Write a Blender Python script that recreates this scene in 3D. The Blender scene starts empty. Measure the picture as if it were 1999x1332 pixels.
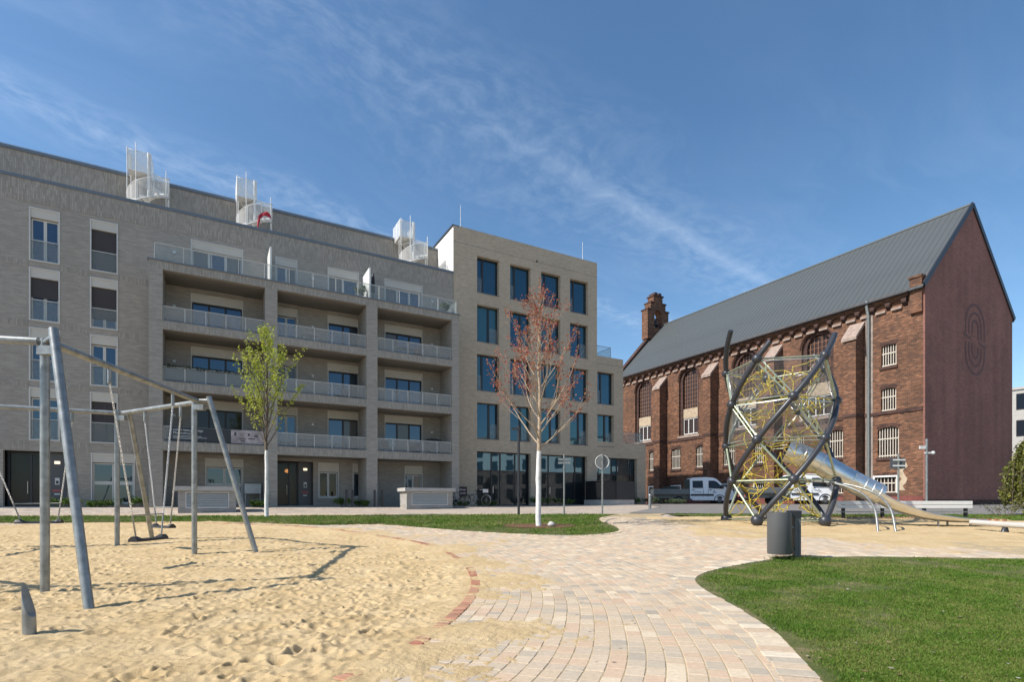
import bpy, math, random
import numpy as np
from mathutils import Vector, Matrix
R = math.radians
rnd = random.Random(7)
SC = bpy.context.scene
COL = SC.collection

# ------------------------------------------------------------------ camera
cam_d = bpy.data.cameras.new('camera')
cam_d.sensor_width = 36.0
cam_d.lens = 36.0 * 1050 / 1999
cam_d.shift_y = (980 - 666) / 1999
cam_d.clip_start = 0.05
cam_d.clip_end = 5000
cam = bpy.data.objects.new('camera', cam_d)
COL.objects.link(cam)
cam.location = (0, 0, 1.1)
cam.rotation_euler = (R(90), 0, 0)
SC.camera = cam

# ------------------------------------------------------------------ light
SUN_H = Vector((-0.918, -0.395, 0)).normalized()
SUN_EL = R(45)
SUN_DIR = Vector((SUN_H.x * math.cos(SUN_EL), SUN_H.y * math.cos(SUN_EL), math.sin(SUN_EL)))
sun_d = bpy.data.lights.new('sun', 'SUN')
sun_d.energy = 4.4
sun_d.angle = R(0.55)
sun_d.color = (1.0, 0.945, 0.86)
sun = bpy.data.objects.new('sun', sun_d)
COL.objects.link(sun)
sun.rotation_euler = SUN_DIR.to_track_quat('Z', 'Y').to_euler()
sun.location = (-30, -15, 40)

SC.view_settings.view_transform = 'Standard'
SC.view_settings.look = 'None'
SC.view_settings.gamma = 1.0
SC.view_settings.use_curve_mapping = False
SC.view_settings.exposure = 0.5
SC.render.engine = 'CYCLES'
SC.cycles.max_bounces = 8
SC.cycles.transparent_max_bounces = 16
SC.cycles.sample_clamp_indirect = 6
SC.cycles.use_denoising = True

W = bpy.data.worlds.new('World')
SC.world = W
W.use_nodes = True
wt = W.node_tree
wt.nodes.clear()


class NT:
    """small wrapper that strings shader nodes together"""
    def __init__(s, tree): s.t = tree
    def n(s, typ, **kw):
        nd = s.t.nodes.new(typ)
        for k, v in kw.items():
            if k.startswith('i_'):
                nd.inputs[k[2:].replace('_', ' ')].default_value = v
            else:
                setattr(nd, k, v)
        return nd
    def l(s, a, b): s.t.links.new(a, b)
    def math(s, op, a, b=None, c=None, clamp=False):
        nd = s.t.nodes.new('ShaderNodeMath'); nd.operation = op; nd.use_clamp = clamp
        for i, v in enumerate((a, b, c)):
            if v is None: continue
            if isinstance(v, (int, float)): nd.inputs[i].default_value = v
            else: s.l(v, nd.inputs[i])
        return nd.outputs[0]
    def noise(s, vec, scale, detail=4, rough=.55, dim='3D'):
        nd = s.t.nodes.new('ShaderNodeTexNoise'); nd.noise_dimensions = dim
        nd.inputs['Scale'].default_value = scale
        nd.inputs['Detail'].default_value = detail
        nd.inputs['Roughness'].default_value = rough
        if vec is not None: s.l(vec, nd.inputs['Vector'])
        return nd.outputs['Fac']
    def ramp(s, fac, stops, interp='LINEAR'):
        nd = s.t.nodes.new('ShaderNodeValToRGB'); cr = nd.color_ramp; cr.interpolation = interp
        while len(cr.elements) < len(stops): cr.elements.new(0.5)
        for e, (p, c) in zip(cr.elements, stops):
            e.position = p
            e.color = (c, c, c, 1) if isinstance(c, (int, float)) else (*c, 1)
        s.l(fac, nd.inputs[0])
        return nd.outputs[0]
    def mix(s, fac, a, b, blend='MIX'):
        nd = s.t.nodes.new('ShaderNodeMix'); nd.data_type = 'RGBA'; nd.blend_type = blend
        for sock, v in ((nd.inputs[0], fac), (nd.inputs[6], a), (nd.inputs[7], b)):
            if isinstance(v, (int, float)): sock.default_value = v
            elif isinstance(v, (tuple, list)): sock.default_value = (*v, 1)
            else: s.l(v, sock)
        return nd.outputs[2]
    def comb(s, x, y, z):
        nd = s.t.nodes.new('ShaderNodeCombineXYZ')
        for i, v in enumerate((x, y, z)):
            if isinstance(v, (int, float)): nd.inputs[i].default_value = v
            else: s.l(v, nd.inputs[i])
        return nd.outputs[0]


w = NT(wt)
sky = w.n('ShaderNodeTexSky', sky_type='NISHITA')
sky.sun_disc = False
sky.sun_elevation = SUN_EL
sky.sun_rotation = math.atan2(SUN_H.x, SUN_H.y)
sky.altitude = 50
sky.air_density = 1.0
sky.dust_density = 0.5
sky.ozone_density = 2.2
tc = w.n('ShaderNodeTexCoord')
sx = w.n('ShaderNodeSeparateXYZ')
w.l(tc.outputs['Generated'], sx.inputs[0])
zc = w.math('MAXIMUM', sx.outputs['Z'], 0.04)
qx = w.math('DIVIDE', sx.outputs['X'], zc)
qy = w.math('DIVIDE', sx.outputs['Y'], zc)
# high cirrus drawn out along one wind direction
ca, sa = math.cos(R(40)), math.sin(R(40))
al = w.math('ADD', w.math('MULTIPLY', qx, ca), w.math('MULTIPLY', qy, sa))
ac = w.math('SUBTRACT', w.math('MULTIPLY', qy, ca), w.math('MULTIPLY', qx, sa))
warp = w.noise(w.comb(qx, qy, 3.1), 1.3, 3)
acw = w.math('ADD', ac, w.math('MULTIPLY', w.math('SUBTRACT', warp, 0.5), 0.55))
streak = w.noise(w.comb(w.math('MULTIPLY', al, .55), w.math('MULTIPLY', acw, 2.6), 0), 2.1, 7, .62)
fine = w.noise(w.comb(w.math('MULTIPLY', al, 1.6), w.math('MULTIPLY', acw, 2.4), 5.2), 9.0, 6, .6)
veil = w.noise(w.comb(qx, qy, 9.7), 0.85, 3, .5)
m1 = w.ramp(streak, [(.42, 0.0), (.78, 1.0)])
m2 = w.ramp(veil, [(.38, 0.0), (.66, 1.0)])
m3 = w.ramp(fine, [(.40, .12), (.68, 1.0)])
def band(c0, wd):
    d = w.math('ABSOLUTE', w.math('SUBTRACT', acw, c0))
    return w.math('SUBTRACT', 1.0, w.math('DIVIDE', d, wd, clamp=True), clamp=True)
b1 = band(1.17, .34)
b2 = band(1.83, .15)
ac3 = w.math('ADD', ac, w.math('MULTIPLY', w.math('SUBTRACT', warp, 0.5), 0.10))
b3 = w.math('SUBTRACT', 1.0, w.math('DIVIDE', w.math('ABSOLUTE', w.math('SUBTRACT', ac3, 1.135)), .055, clamp=True), clamp=True)
b3 = w.math('MULTIPLY', b3, w.ramp(al, [(.30, 0.0), (.42, 1.0)]) if False else w.math('MULTIPLY', w.math('SUBTRACT', al, .75, clamp=True), 1.6, clamp=True))
cov = w.math('ADD', w.math('MULTIPLY', m1, w.math('MULTIPLY', m2, .40)),
             w.math('MULTIPLY', w.math('ADD', w.math('MULTIPLY', b1, .50), w.math('MULTIPLY', b2, .80)), m3))
cov = w.math('ADD', cov, w.math('MULTIPLY', b3, .55))
cov = w.math('MULTIPLY', cov, .165, clamp=True)
cloud = w.mix(cov, sky.outputs[0], (7.6, 8.2, 9.0))
hs = w.n('ShaderNodeHueSaturation')
hs.inputs['Saturation'].default_value = 1.14
hs.inputs['Hue'].default_value = .496
w.l(cloud, hs.inputs['Color'])
bg = w.n('ShaderNodeBackground')
bg.inputs['Strength'].default_value = 0.12
w.l(hs.outputs[0], bg.inputs['Color'])
wo = w.n('ShaderNodeOutputWorld')
w.l(bg.outputs[0], wo.inputs[0])

# ------------------------------------------------------------------ geometry helpers
class MB:
    """collects faces; off is subtracted from every point (local origin of the thing)"""
    def __init__(s, off=(0, 0, 0)):
        s.v = []; s.f = []; s.o = off; s.smooth = []; s.col = None
    def add(s, vs, fs, smooth=False):
        b = len(s.v); o = s.o
        s.v.extend([(p[0] - o[0], p[1] - o[1], p[2] - o[2]) for p in vs])
        s.f.extend([tuple(i + b for i in f) for f in fs])
        s.smooth.extend([smooth] * len(fs))
    def box(s, x0, x1, y0, y1, z0, z1):
        x0, x1 = min(x0, x1), max(x0, x1); y0, y1 = min(y0, y1), max(y0, y1); z0, z1 = min(z0, z1), max(z0, z1)
        s.add([(x0, y0, z0), (x1, y0, z0), (x1, y1, z0), (x0, y1, z0), (x0, y0, z1), (x1, y0, z1), (x1, y1, z1), (x0, y1, z1)],
              [(0, 3, 2, 1), (4, 5, 6, 7), (0, 1, 5, 4), (1, 2, 6, 5), (2, 3, 7, 6), (3, 0, 4, 7)])
    def quad(s, a, b, c, d): s.add([a, b, c, d], [(0, 1, 2, 3)])
    def bar(s, a, b, wx, wy=None, up=(0, 0, 1)):
        """square bar from a to b"""
        wy = wy or wx
        a = Vector(a); b = Vector(b); d = (b - a).normalized()
        upv = Vector(up)
        if abs(d.dot(upv)) > .98: upv = Vector((1, 0, 0))
        e1 = d.cross(upv).normalized(); e2 = e1.cross(d)
        vs = []
        for p in (a, b):
            for sx_, sy_ in ((-1, -1), (1, -1), (1, 1), (-1, 1)):
                vs.append(p + e1 * sx_ * wx / 2 + e2 * sy_ * wy / 2)
        s.add(vs, [(3, 2, 1, 0), (4, 5, 6, 7), (0, 1, 5, 4), (1, 2, 6, 5), (2, 3, 7, 6), (3, 0, 4, 7)])
    def tube(s, pts, r, n=8, caps=True, closed=False):
        pts = [Vector(p) for p in pts]
        m = len(pts)
        rs = r if isinstance(r, (list, tuple)) else [r] * m
        vs = []; fs = []
        e1 = None
        for i, p in enumerate(pts):
            if closed: t = (pts[(i + 1) % m] - pts[i - 1])
            else: t = pts[min(i + 1, m - 1)] - pts[max(i - 1, 0)]
            t = t.normalized() if t.length > 1e-9 else Vector((0, 0, 1))
            if e1 is None:
                e1 = t.cross(Vector((0, 0, 1)))
                if e1.length < .05: e1 = t.cross(Vector((1, 0, 0)))
            e1 = (e1 - t * e1.dot(t)).normalized()
            e2 = t.cross(e1)
            for k in range(n):
                a = 2 * math.pi * k / n
                vs.append(p + (e1 * math.cos(a) + e2 * math.sin(a)) * rs[i])
        mm = m if closed else m - 1
        for i in range(mm):
            j = (i + 1) % m
            for k in range(n):
                fs.append((i * n + k, i * n + (k + 1) % n, j * n + (k + 1) % n, j * n + k))
        s.add(vs, fs, True)
        if caps and not closed:
            s.add(vs[:n], [tuple(range(n))[::-1]]); s.add(vs[-n:], [tuple(range(n))])
    def cyl(s, c, r, z0, z1, n=16, r1=None):
        r1 = r if r1 is None else r1
        s.tube([(c[0], c[1], z0), (c[0], c[1], z1)], [r, r1], n)
    def prism(s, poly, fn, t0, t1):
        """extrude a polygon: fn(a, b, t) -> point"""
        n = len(poly)
        vs = [fn(a, b, t0) for a, b in poly] + [fn(a, b, t1) for a, b in poly]
        fs = [tuple(range(n))[::-1], tuple(range(n, 2 * n))] + [(i, (i + 1) % n, n + (i + 1) % n, n + i) for i in range(n)]
        s.add(vs, fs)
    def sphere(s, c, r, n=12, m=8, sz=1.0):
        vs = [(c[0], c[1], c[2] - r * sz)]; fs = []
        for i in range(1, m):
            a = math.pi * i / m
            for k in range(n):
                b = 2 * math.pi * k / n
                vs.append((c[0] + r * math.sin(a) * math.cos(b), c[1] + r * math.sin(a) * math.sin(b), c[2] - r * sz * math.cos(a)))
        vs.append((c[0], c[1], c[2] + r * sz)); L = len(vs) - 1
        for k in range(n):
            fs.append((0, 1 + (k + 1) % n, 1 + k)); fs.append((L, 1 + (m - 2) * n + k, 1 + (m - 2) * n + (k + 1) % n))
        for i in range(m - 2):
            for k in range(n):
                fs.append((1 + i * n + k, 1 + i * n + (k + 1) % n, 1 + (i + 1) * n + (k + 1) % n, 1 + (i + 1) * n + k))
        s.add(vs, fs, True)
    def mesh(s, name, mat):
        me = bpy.data.meshes.new(name)
        me.from_pydata(s.v, [], s.f)
        me.polygons.foreach_set('use_smooth', s.smooth)
        if s.col is not None:
            at = me.color_attributes.new('Col', 'FLOAT_COLOR', 'POINT')
            at.data.foreach_set('color', np.asarray(s.col, dtype=np.float32).ravel())
        if mat: me.materials.append(mat)
        me.update()
        return me
    def build(s, name, mat, parent=None):
        o = bpy.data.objects.new(name, s.mesh(name, mat))
        COL.objects.link(o)
        if parent: o.parent = parent
        return o


def np_mesh(name, verts, faces, mat, cols=None, smooth=False, parent=None):
    """fast mesh from numpy arrays (all faces with the same corner count)"""
    me = bpy.data.meshes.new(name)
    verts = np.asarray(verts, dtype=np.float32); faces = np.asarray(faces, dtype=np.int32)
    nf, k = faces.shape
    me.vertices.add(len(verts)); me.vertices.foreach_set('co', verts.ravel())
    me.loops.add(nf * k); me.loops.foreach_set('vertex_index', faces.ravel())
    me.polygons.add(nf)
    me.polygons.foreach_set('loop_start', np.arange(0, nf * k, k, dtype=np.int32))
    me.polygons.foreach_set('use_smooth', np.full(nf, smooth))
    me.update(calc_edges=True)
    if cols is not None:
        at = me.color_attributes.new('Col', 'FLOAT_COLOR', 'POINT')
        at.data.foreach_set('color', np.asarray(cols, dtype=np.float32).ravel())
    me.materials.append(mat)
    me.validate()
    o = bpy.data.objects.new(name, me)
    COL.objects.link(o)
    if parent: o.parent = parent
    return o


def tag(o, label=None, cat=None, group=None, kind=None):
    if label: o['label'] = label
    if cat: o['category'] = cat
    if group: o['group'] = group
    if kind: o['kind'] = kind
    return o


def thing(name, label, cat, loc=(0, 0, 0), rz=0, group=None):
    o = bpy.data.objects.new(name, None)
    COL.objects.link(o)
    o.location = loc; o.rotation_euler = (0, 0, rz)
    o.empty_display_size = .3
    return tag(o, label, cat, group)


def clone(me, name, parent, loc=(0, 0, 0), rz=0, scale=None):
    o = bpy.data.objects.new(name, me)
    COL.objects.link(o)
    if parent: o.parent = parent
    o.location = loc; o.rotation_euler = (0, 0, rz)
    if scale: o.scale = scale
    return o


# ------------------------------------------------------------------ the lie of the land
UX, UY = 0.8745002, 0.4850251            # street direction; the other axis is (-UY, UX)
ROT = math.atan2(UY, UX)


def _sp(t): 
    t = np.asarray(t, dtype=float) * 1.2
    return np.where(t > 30, t, np.log1p(np.exp(np.minimum(t, 30)))) / 1.2


def _ss(a, b, t):
    t = np.clip((np.asarray(t, dtype=float) - a) / (b - a), 0, 1)
    return t * t * (3 - 2 * t)


def gz(y):
    """ground height: the park lies a little lower than the street"""
    return .04 * _sp(np.asarray(y) - 7.5) - .022 * _sp(np.asarray(y) - 20) - .018 * _sp(np.asarray(y) - 42)


def gz2(x, y):
    x = np.asarray(x, dtype=float); y = np.asarray(y, dtype=float)
    d = -x * UY + y * UX; s = x * UX + y * UY
    g = gz(y)
    return g + _ss(29.6, 31.6, d) * (1 - _ss(13.5, 17, s)) * np.maximum(0, .84 - g)


def G(x, y): return float(gz2(x, y))


def loc2w(s, d, z): return (s * UX - d * UY, s * UY + d * UX, z)


_VT = {}


def vnoise(x, y, seed):
    """smooth value noise on arrays"""
    if seed not in _VT: _VT[seed] = np.random.RandomState(seed).rand(256, 256)
    tab = _VT[seed]
    xi = np.floor(x).astype(int); yi = np.floor(y).astype(int)
    fx = x - xi; fy = y - yi
    fx = fx * fx * (3 - 2 * fx); fy = fy * fy * (3 - 2 * fy)
    a = tab[xi & 255, yi & 255]; b = tab[(xi + 1) & 255, yi & 255]
    c = tab[xi & 255, (yi + 1) & 255]; d = tab[(xi + 1) & 255, (yi + 1) & 255]
    return (a * (1 - fx) + b * fx) * (1 - fy) + (c * (1 - fx) + d * fx) * fy


def inside(px, py, poly):
    """points in polygon, arrays"""
    px = np.asarray(px, dtype=float); py = np.asarray(py, dtype=float)
    r = np.zeros(px.shape, bool)
    n = len(poly)
    for i in range(n):
        x0, y0 = poly[i]; x1, y1 = poly[(i + 1) % n]
        if y0 == y1: continue
        c = (y0 > py) != (y1 > py)
        r ^= c & (px < (x1 - x0) * (py - y0) / (y1 - y0) + x0)
    return r


def spline(pts, closed=False, per=12):
    """Catmull-Rom through the points"""
    P = [np.array(p, float) for p in pts]; n = len(P); out = []
    rng = range(n) if closed else range(n - 1)
    for i in rng:
        p0 = P[(i - 1) % n] if closed or i > 0 else 2 * P[0] - P[1]
        p1 = P[i]; p2 = P[(i + 1) % n]
        p3 = P[(i + 2) % n] if closed or i + 2 < n else 2 * P[-1] - P[-2]
        for k in range(per):
            t = k / per
            out.append(.5 * ((2 * p1) + (-p0 + p2) * t + (2 * p0 - 5 * p1 + 4 * p2 - p3) * t * t + (-p0 + 3 * p1 - 3 * p2 + p3) * t ** 3))
    if not closed: out.append(P[-1])
    return np.array(out)


def resample(pl, step):
    pl = np.asarray(pl); seg = np.hypot(*np.diff(pl, axis=0).T)
    acc = np.concatenate([[0], np.cumsum(seg)])
    t = np.arange(0, acc[-1], step)
    return np.stack([np.interp(t, acc, pl[:, 0]), np.interp(t, acc, pl[:, 1])], 1)


def sheet(name, poly, dz, mat, parent=None, step=.2, ylim=None):
    """a ground sheet cut in even strips across the view so that neighbouring sheets follow the same slope"""
    poly = [tuple(p) for p in poly]
    ys = [p[1] for p in poly]
    y0, y1 = min(ys), max(ys)
    lv = [y for y in np.arange(math.floor(y0 / step) * step, y1 + step, step)]
    mb = MB()
    def cuts(y):
        r = []
        n = len(poly)
        for i in range(n):
            (ax, ay), (bx, by) = poly[i], poly[(i + 1) % n]
            if (ay > y) != (by > y): r.append(ax + (bx - ax) * (y - ay) / (by - ay))
        return sorted(r)
    for a, b in zip(lv[:-1], lv[1:]):
        a_, b_ = max(a, y0), min(b, y1)
        if b_ - a_ < 1e-4: continue
        ca_, cb_ = cuts(a_ + 1e-5), cuts(b_ - 1e-5)
        if len(ca_) != len(cb_): continue
        za, zb = float(gz(a_)) + dz, float(gz(b_)) + dz
        for i in range(0, len(ca_) - 1, 2):
            mb.quad((ca_[i], a_, za), (ca_[i + 1], a_, za), (cb_[i + 1], b_, zb), (cb_[i], b_, zb))
    return mb.build(name, mat, parent)

# ------------------------------------------------------------------ materials
MATS = {}


def mat_base(name):
    m = bpy.data.materials.new(name)
    m.use_nodes = True
    t = NT(m.node_tree)
    b = m.node_tree.nodes['Principled BSDF']
    MATS[name] = m
    return m, t, b


def plain(name, col, rough=.6, metal=0.0, var=.12, scale=6, bump=0.0, bscale=60, coat=0.0, spec=.5):
    """a paint, metal or cloth with slight unevenness"""
    m, t, b = mat_base(name)
    tcn = t.n('ShaderNodeTexCoord')
    nz = t.noise(tcn.outputs['Object'], scale, 5, .6)
    dark = tuple(c * (1 - var) for c in col); lite = tuple(min(1, c * (1 + var)) for c in col)
    c = t.ramp(nz, [(.3, dark), (.7, lite)])
    t.l(c, b.inputs['Base Color'])
    nr = t.noise(tcn.outputs['Object'], scale * 3.1, 4)
    t.l(t.math('ADD', rough - .06, t.math('MULTIPLY', nr, .12)), b.inputs['Roughness'])
    b.inputs['Metallic'].default_value = metal
    b.inputs['Specular IOR Level'].default_value = spec
    b.inputs['Coat Weight'].default_value = coat
    if bump:
        bp = t.n('ShaderNodeBump'); bp.inputs['Strength'].default_value = bump; bp.inputs['Distance'].default_value = .01
        t.l(t.noise(tcn.outputs['Object'], bscale, 4), bp.inputs['Height'])
        t.l(bp.outputs[0], b.inputs['Normal'])
    return m


def brick_mat(name, cols, mortar, bw, bh, soldier=False, mort=.012, stain=.25, rough=.85, grime=None, streak=0):
    """masonry: coordinates run along the wall (x+y) and up (z) in metres"""
    m, t, b = mat_base(name)
    tcn = t.n('ShaderNodeTexCoord')
    sp = t.n('ShaderNodeSeparateXYZ'); t.l(tcn.outputs['Object'], sp.inputs[0])
    h = t.math('ADD', sp.outputs['X'], sp.outputs['Y'])
    z = sp.outputs['Z']
    vec = t.comb(z, h, 0) if soldier else t.comb(h, z, 0)
    bt = t.n('ShaderNodeTexBrick')
    bt.offset = .5 if not soldier else .35
    bt.inputs['Scale'].default_value = 1.0
    bt.inputs['Brick Width'].default_value = bw
    bt.inputs['Row Height'].default_value = bh
    bt.inputs['Mortar Size'].default_value = mort
    bt.inputs['Mortar Smooth'].default_value = .3
    bt.inputs['Bias'].default_value = 0
    bt.inputs['Color1'].default_value = (0, 0, 0, 1)
    bt.inputs['Color2'].default_value = (1, 1, 1, 1)
    bt.inputs['Mortar'].default_value = (.5, .5, .5, 1)
    t.l(vec, bt.inputs['Vector'])
    n = len(cols)
    c = t.ramp(bt.outputs['Color'], [((i + .5) / n, cols[i]) for i in range(n)])
    big = t.noise(t.comb(h, z, 1.7), .35, 5, .6)
    mid = t.noise(t.comb(t.math('MULTIPLY', h, 1.0), t.math('MULTIPLY', z, 6.0), 3.3), 1.6, 4, .65)
    fine = t.noise(tcn.outputs['Object'], 22, 3)
    c = t.mix(1.0, c, t.ramp(big, [(.25, 1 - stain), (.75, 1 + stain * .35)]), 'MULTIPLY')
    c = t.mix(1.0, c, t.ramp(mid, [(.2, 1 - stain * .8), (.8, 1 + stain * .6)]), 'MULTIPLY')
    c = t.mix(1.0, c, t.ramp(fine, [(.2, .86), (.8, 1.1)]), 'MULTIPLY')
    c = t.mix(bt.outputs['Fac'], c, mortar)
    if grime:
        c = t.mix(t.ramp(t.noise(t.comb(h, z, 8.8), .9, 6, .7), [(.52, 0.0), (.66, grime[0])]), c, grime[1])
    if streak:
        sn = t.noise(t.comb(t.math('MULTIPLY', h, 1.0), t.math('MULTIPLY', z, .06), 4.4), 1.1, 5, .6)
        c = t.mix(1.0, c, t.ramp(sn, [(.34, 1 - streak), (.6, 1.05)]), 'MULTIPLY')
    t.l(c, b.inputs['Base Color'])
    b.inputs['Roughness'].default_value = rough
    b.inputs['Specular IOR Level'].default_value = .25
    bp = t.n('ShaderNodeBump'); bp.inputs['Strength'].default_value = .5; bp.inputs['Distance'].default_value = .012
    hgt = t.math('SUBTRACT', t.math('MULTIPLY', fine, .5), bt.outputs['Fac'])
    t.l(hgt, bp.inputs['Height']); t.l(bp.outputs[0], b.inputs['Normal'])
    return m


def attr_mat(name, rough=.8, nscale=40, namp=.25, trans=0.0, bump=.3, spec=.3, dust=0.0):
    """colour per piece from the mesh, with grain on top"""
    m, t, b = mat_base(name)
    at = t.n('ShaderNodeAttribute'); at.attribute_name = 'Col'
    geo = t.n('ShaderNodeNewGeometry')
    nz = t.noise(geo.outputs['Position'], nscale, 5, .65)
    c = t.mix(1.0, at.outputs['Color'], t.ramp(nz, [(.25, 1 - namp), (.75, 1 + namp * .7)]), 'MULTIPLY')
    if dust:
        dn = t.noise(geo.outputs['Position'], 1.1, 6, .7)
        c = t.mix(t.ramp(dn, [(.36, .08), (.68, dust)]), c, (.56, .42, .25))
    t.l(c, b.inputs['Base Color'])
    b.inputs['Roughness'].default_value = rough
    b.inputs['Specular IOR Level'].default_value = spec
    if bump:
        bp = t.n('ShaderNodeBump'); bp.inputs['Strength'].default_value = bump; bp.inputs['Distance'].default_value = .004
        t.l(t.noise(geo.outputs['Position'], nscale * 4, 4), bp.inputs['Height']); t.l(bp.outputs[0], b.inputs['Normal'])
    if trans:
        tr = t.n('ShaderNodeBsdfTranslucent'); t.l(c, tr.inputs['Color'])
        mx = t.n('ShaderNodeMixShader'); mx.inputs[0].default_value = trans
        t.l(b.outputs[0], mx.inputs[1]); t.l(tr.outputs[0], mx.inputs[2])
        t.l(mx.outputs[0], m.node_tree.nodes['Material Output'].inputs[0])
    return m


def glass_mat(name, tint, rough=.02, ior=1.75, wob=.0, spec=(1, 1, 1)):
    """coated window pane: dark room behind, strong clear reflection"""
    m, t, b = mat_base(name)
    b.inputs['Base Color'].default_value = (*tint, 1)
    b.inputs['Roughness'].default_value = rough
    b.inputs['IOR'].default_value = ior
    b.inputs['Specular Tint'].default_value = (*spec, 1)
    if wob:
        tcn = t.n('ShaderNodeTexCoord')
        bp = t.n('ShaderNodeBump'); bp.inputs['Strength'].default_value = wob; bp.inputs['Distance'].default_value = .02
        t.l(t.noise(tcn.outputs['Object'], .8, 2), bp.inputs['Height']); t.l(bp.outputs[0], b.inputs['Normal'])
    return m


def clear_mat(name, col, opacity, rough=.15):
    """a see-through pane or fine perforated sheet"""
    m, t, b = mat_base(name)
    b.inputs['Base Color'].default_value = (*col, 1)
    b.inputs['Roughness'].default_value = rough
    tr = t.n('ShaderNodeBsdfTransparent'); tr.inputs[0].default_value = (.95, .97, .97, 1)
    mx = t.n('ShaderNodeMixShader'); mx.inputs[0].default_value = opacity
    t.l(tr.outputs[0], mx.inputs[1]); t.l(b.outputs[0], mx.inputs[2])
    t.l(mx.outputs[0], m.node_tree.nodes['Material Output'].inputs[0])
    return m


def emit_mat(name, col, strength):
    m, t, b = mat_base(name)
    b.inputs['Base Color'].default_value = (*col, 1)
    b.inputs['Emission Color'].default_value = (*col, 1)
    b.inputs['Emission Strength'].default_value = strength
    return m


M_aptbrick = brick_mat('apartment_brick', [(.315, .285, .247), (.37, .335, .292), (.425, .387, .338), (.34, .31, .27)], (.33, .302, .264), .30, .062, stain=.12)
M_aptsold = brick_mat('apartment_soldier_brick', [(.30, .272, .236), (.37, .335, .292), (.435, .395, .345), (.335, .305, .265)], (.29, .265, .23), .30, .068, soldier=True, stain=.12)
M_offbrick = brick_mat('office_brick', [(.43, .35, .258), (.50, .41, .308), (.555, .46, .35), (.465, .383, .287)], (.465, .39, .29), .25, .058, stain=.12, mort=.009)
M_chbrick = brick_mat('church_brick', [(.10, .048, .031), (.185, .078, .043), (.245, .104, .055), (.14, .066, .042), (.32, .15, .083)], (.14, .098, .07), .26, .088, stain=.5, mort=.013,
                      grime=(.5, (.075, .046, .036)))
M_chpale = plain('church_pale_stone', (.42, .33, .23), .85, var=.22, scale=3)
M_chdark = brick_mat('church_dark_brick', [(.055, .03, .026), (.09, .045, .036), (.12, .06, .046)], (.07, .05, .045), .26, .088, stain=.4)
M_chstone = plain('church_cap_stone', (.30, .23, .19), .85, var=.3, scale=4)
M_plinth = plain('church_plinth_render', (.17, .055, .045), .9, var=.25, scale=2)
M_gable = brick_mat('gable_brown_render', [(.26, .122, .096), (.31, .145, .112), (.36, .17, .13)], (.225, .108, .088), .26, .088, stain=.42, mort=.022, grime=(.35, (.17, .092, .082)), streak=.12)
M_logo = plain('gable_logo_paint', (.115, .058, .056), .8, var=.2)
M_render = plain('pale_render', (.27, .23, .20), .9, var=.25, scale=2.5)
M_roof = plain('grey_roof_metal', (.078, .088, .09), .55, var=.07, scale=.6, metal=.15)
M_zinc = plain('zinc_cap', (.16, .18, .20), .45, metal=.3, var=.08)
M_dkmetal = plain('dark_metal', (.035, .036, .04), .45, var=.1, metal=.2)
M_anthr = plain('anthracite_paint', (.095, .097, .10), .42, var=.06, scale=3, spec=.4)
M_white = plain('white_paint', (.72, .71, .68), .5, var=.04)
M_whitewall = plain('white_render_wall', (.78, .76, .72), .85, var=.04, scale=1.2)
M_cream = plain('cream_shutter_box', (.52, .49, .43), .55, var=.05, scale=2)
M_frame = plain('pale_window_frame', (.55, .54, .51), .5, var=.04)
M_black = plain('black_frame', (.018, .018, .02), .4, var=.1)
M_blind = plain('brown_grey_blind', (.052, .045, .045), .7, var=.08, scale=1.5)
M_soffit = plain('soffit_plaster', (.21, .195, .175), .9, var=.08, scale=.8)
M_railpan = clear_mat('railing_mesh_sheet', (.42, .415, .39), .33, .6)
M_railglass = clear_mat('railing_glass', (.45, .49, .49), .15, .08)
M_meshwhite = clear_mat('white_stair_mesh', (.85, .83, .80), .33, .5)
M_glass_off = glass_mat('office_glass', (.008, .024, .036), ior=2.05, wob=.12, spec=(.5, .82, 1.0))
M_glass_apt = glass_mat('apartment_glass', (.018, .024, .034), ior=2.1, wob=.05, spec=(.6, .8, 1.0))
M_glass_off2 = glass_mat('office_glass_pale_room', (.03, .075, .085), ior=1.9, wob=.12, spec=(.5, .85, 1.0))
M_glass_cur = glass_mat('curtained_glass', (.12, .115, .105), ior=1.6, wob=.05)
M_glass_dk = glass_mat('dark_room_glass', (.012, .013, .014), ior=1.5, wob=.03)
M_glass_shop = clear_mat('shop_glass', (.02, .03, .035), .5, .02)
M_chglass = plain('church_window_glass', (.035, .018, .014), .35, var=.3, scale=3)
M_grille = plain('church_grille', (.30, .16, .10), .7, var=.15)
M_bars = plain('pale_bars', (.55, .50, .42), .6, var=.1)
M_galv = plain('galvanised_steel', (.27, .28, .27), .42, var=.3, scale=9, metal=.55, bump=.05)
M_steel = plain('polished_steel', (.74, .72, .68), .34, var=.05, scale=3, metal=1.0)
M_steel2 = plain('brushed_steel', (.72, .72, .70), .3, var=.06, scale=3, metal=.9)
M_tube = plain('dark_grey_tube', (.032, .034, .042), .38, var=.1, scale=4, spec=.5)
M_olive = plain('olive_steel_bar', (.38, .42, .30), .35, var=.1, metal=.6)
M_rope = plain('yellow_rope', (.50, .38, .05), .8, var=.18, scale=30)
M_rubber = plain('black_rubber', (.02, .02, .022), .55, var=.15)
M_tyre = plain('tyre', (.018, .018, .018), .8, var=.15)
M_vanwhite = plain('van_white', (.80, .81, .82), .3, var=.02, coat=.4)
M_vangrey = plain('van_grey_plastic', (.06, .062, .066), .55, var=.08)
M_bed = plain('truck_bed_aluminium', (.17, .175, .175), .45, var=.1, metal=.5)
M_tarp = plain('dark_green_load', (.03, .05, .04), .8, var=.3)
M_orange = emit_mat('warm_lamp_glass', (1.0, .42, .13), .9)
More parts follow.
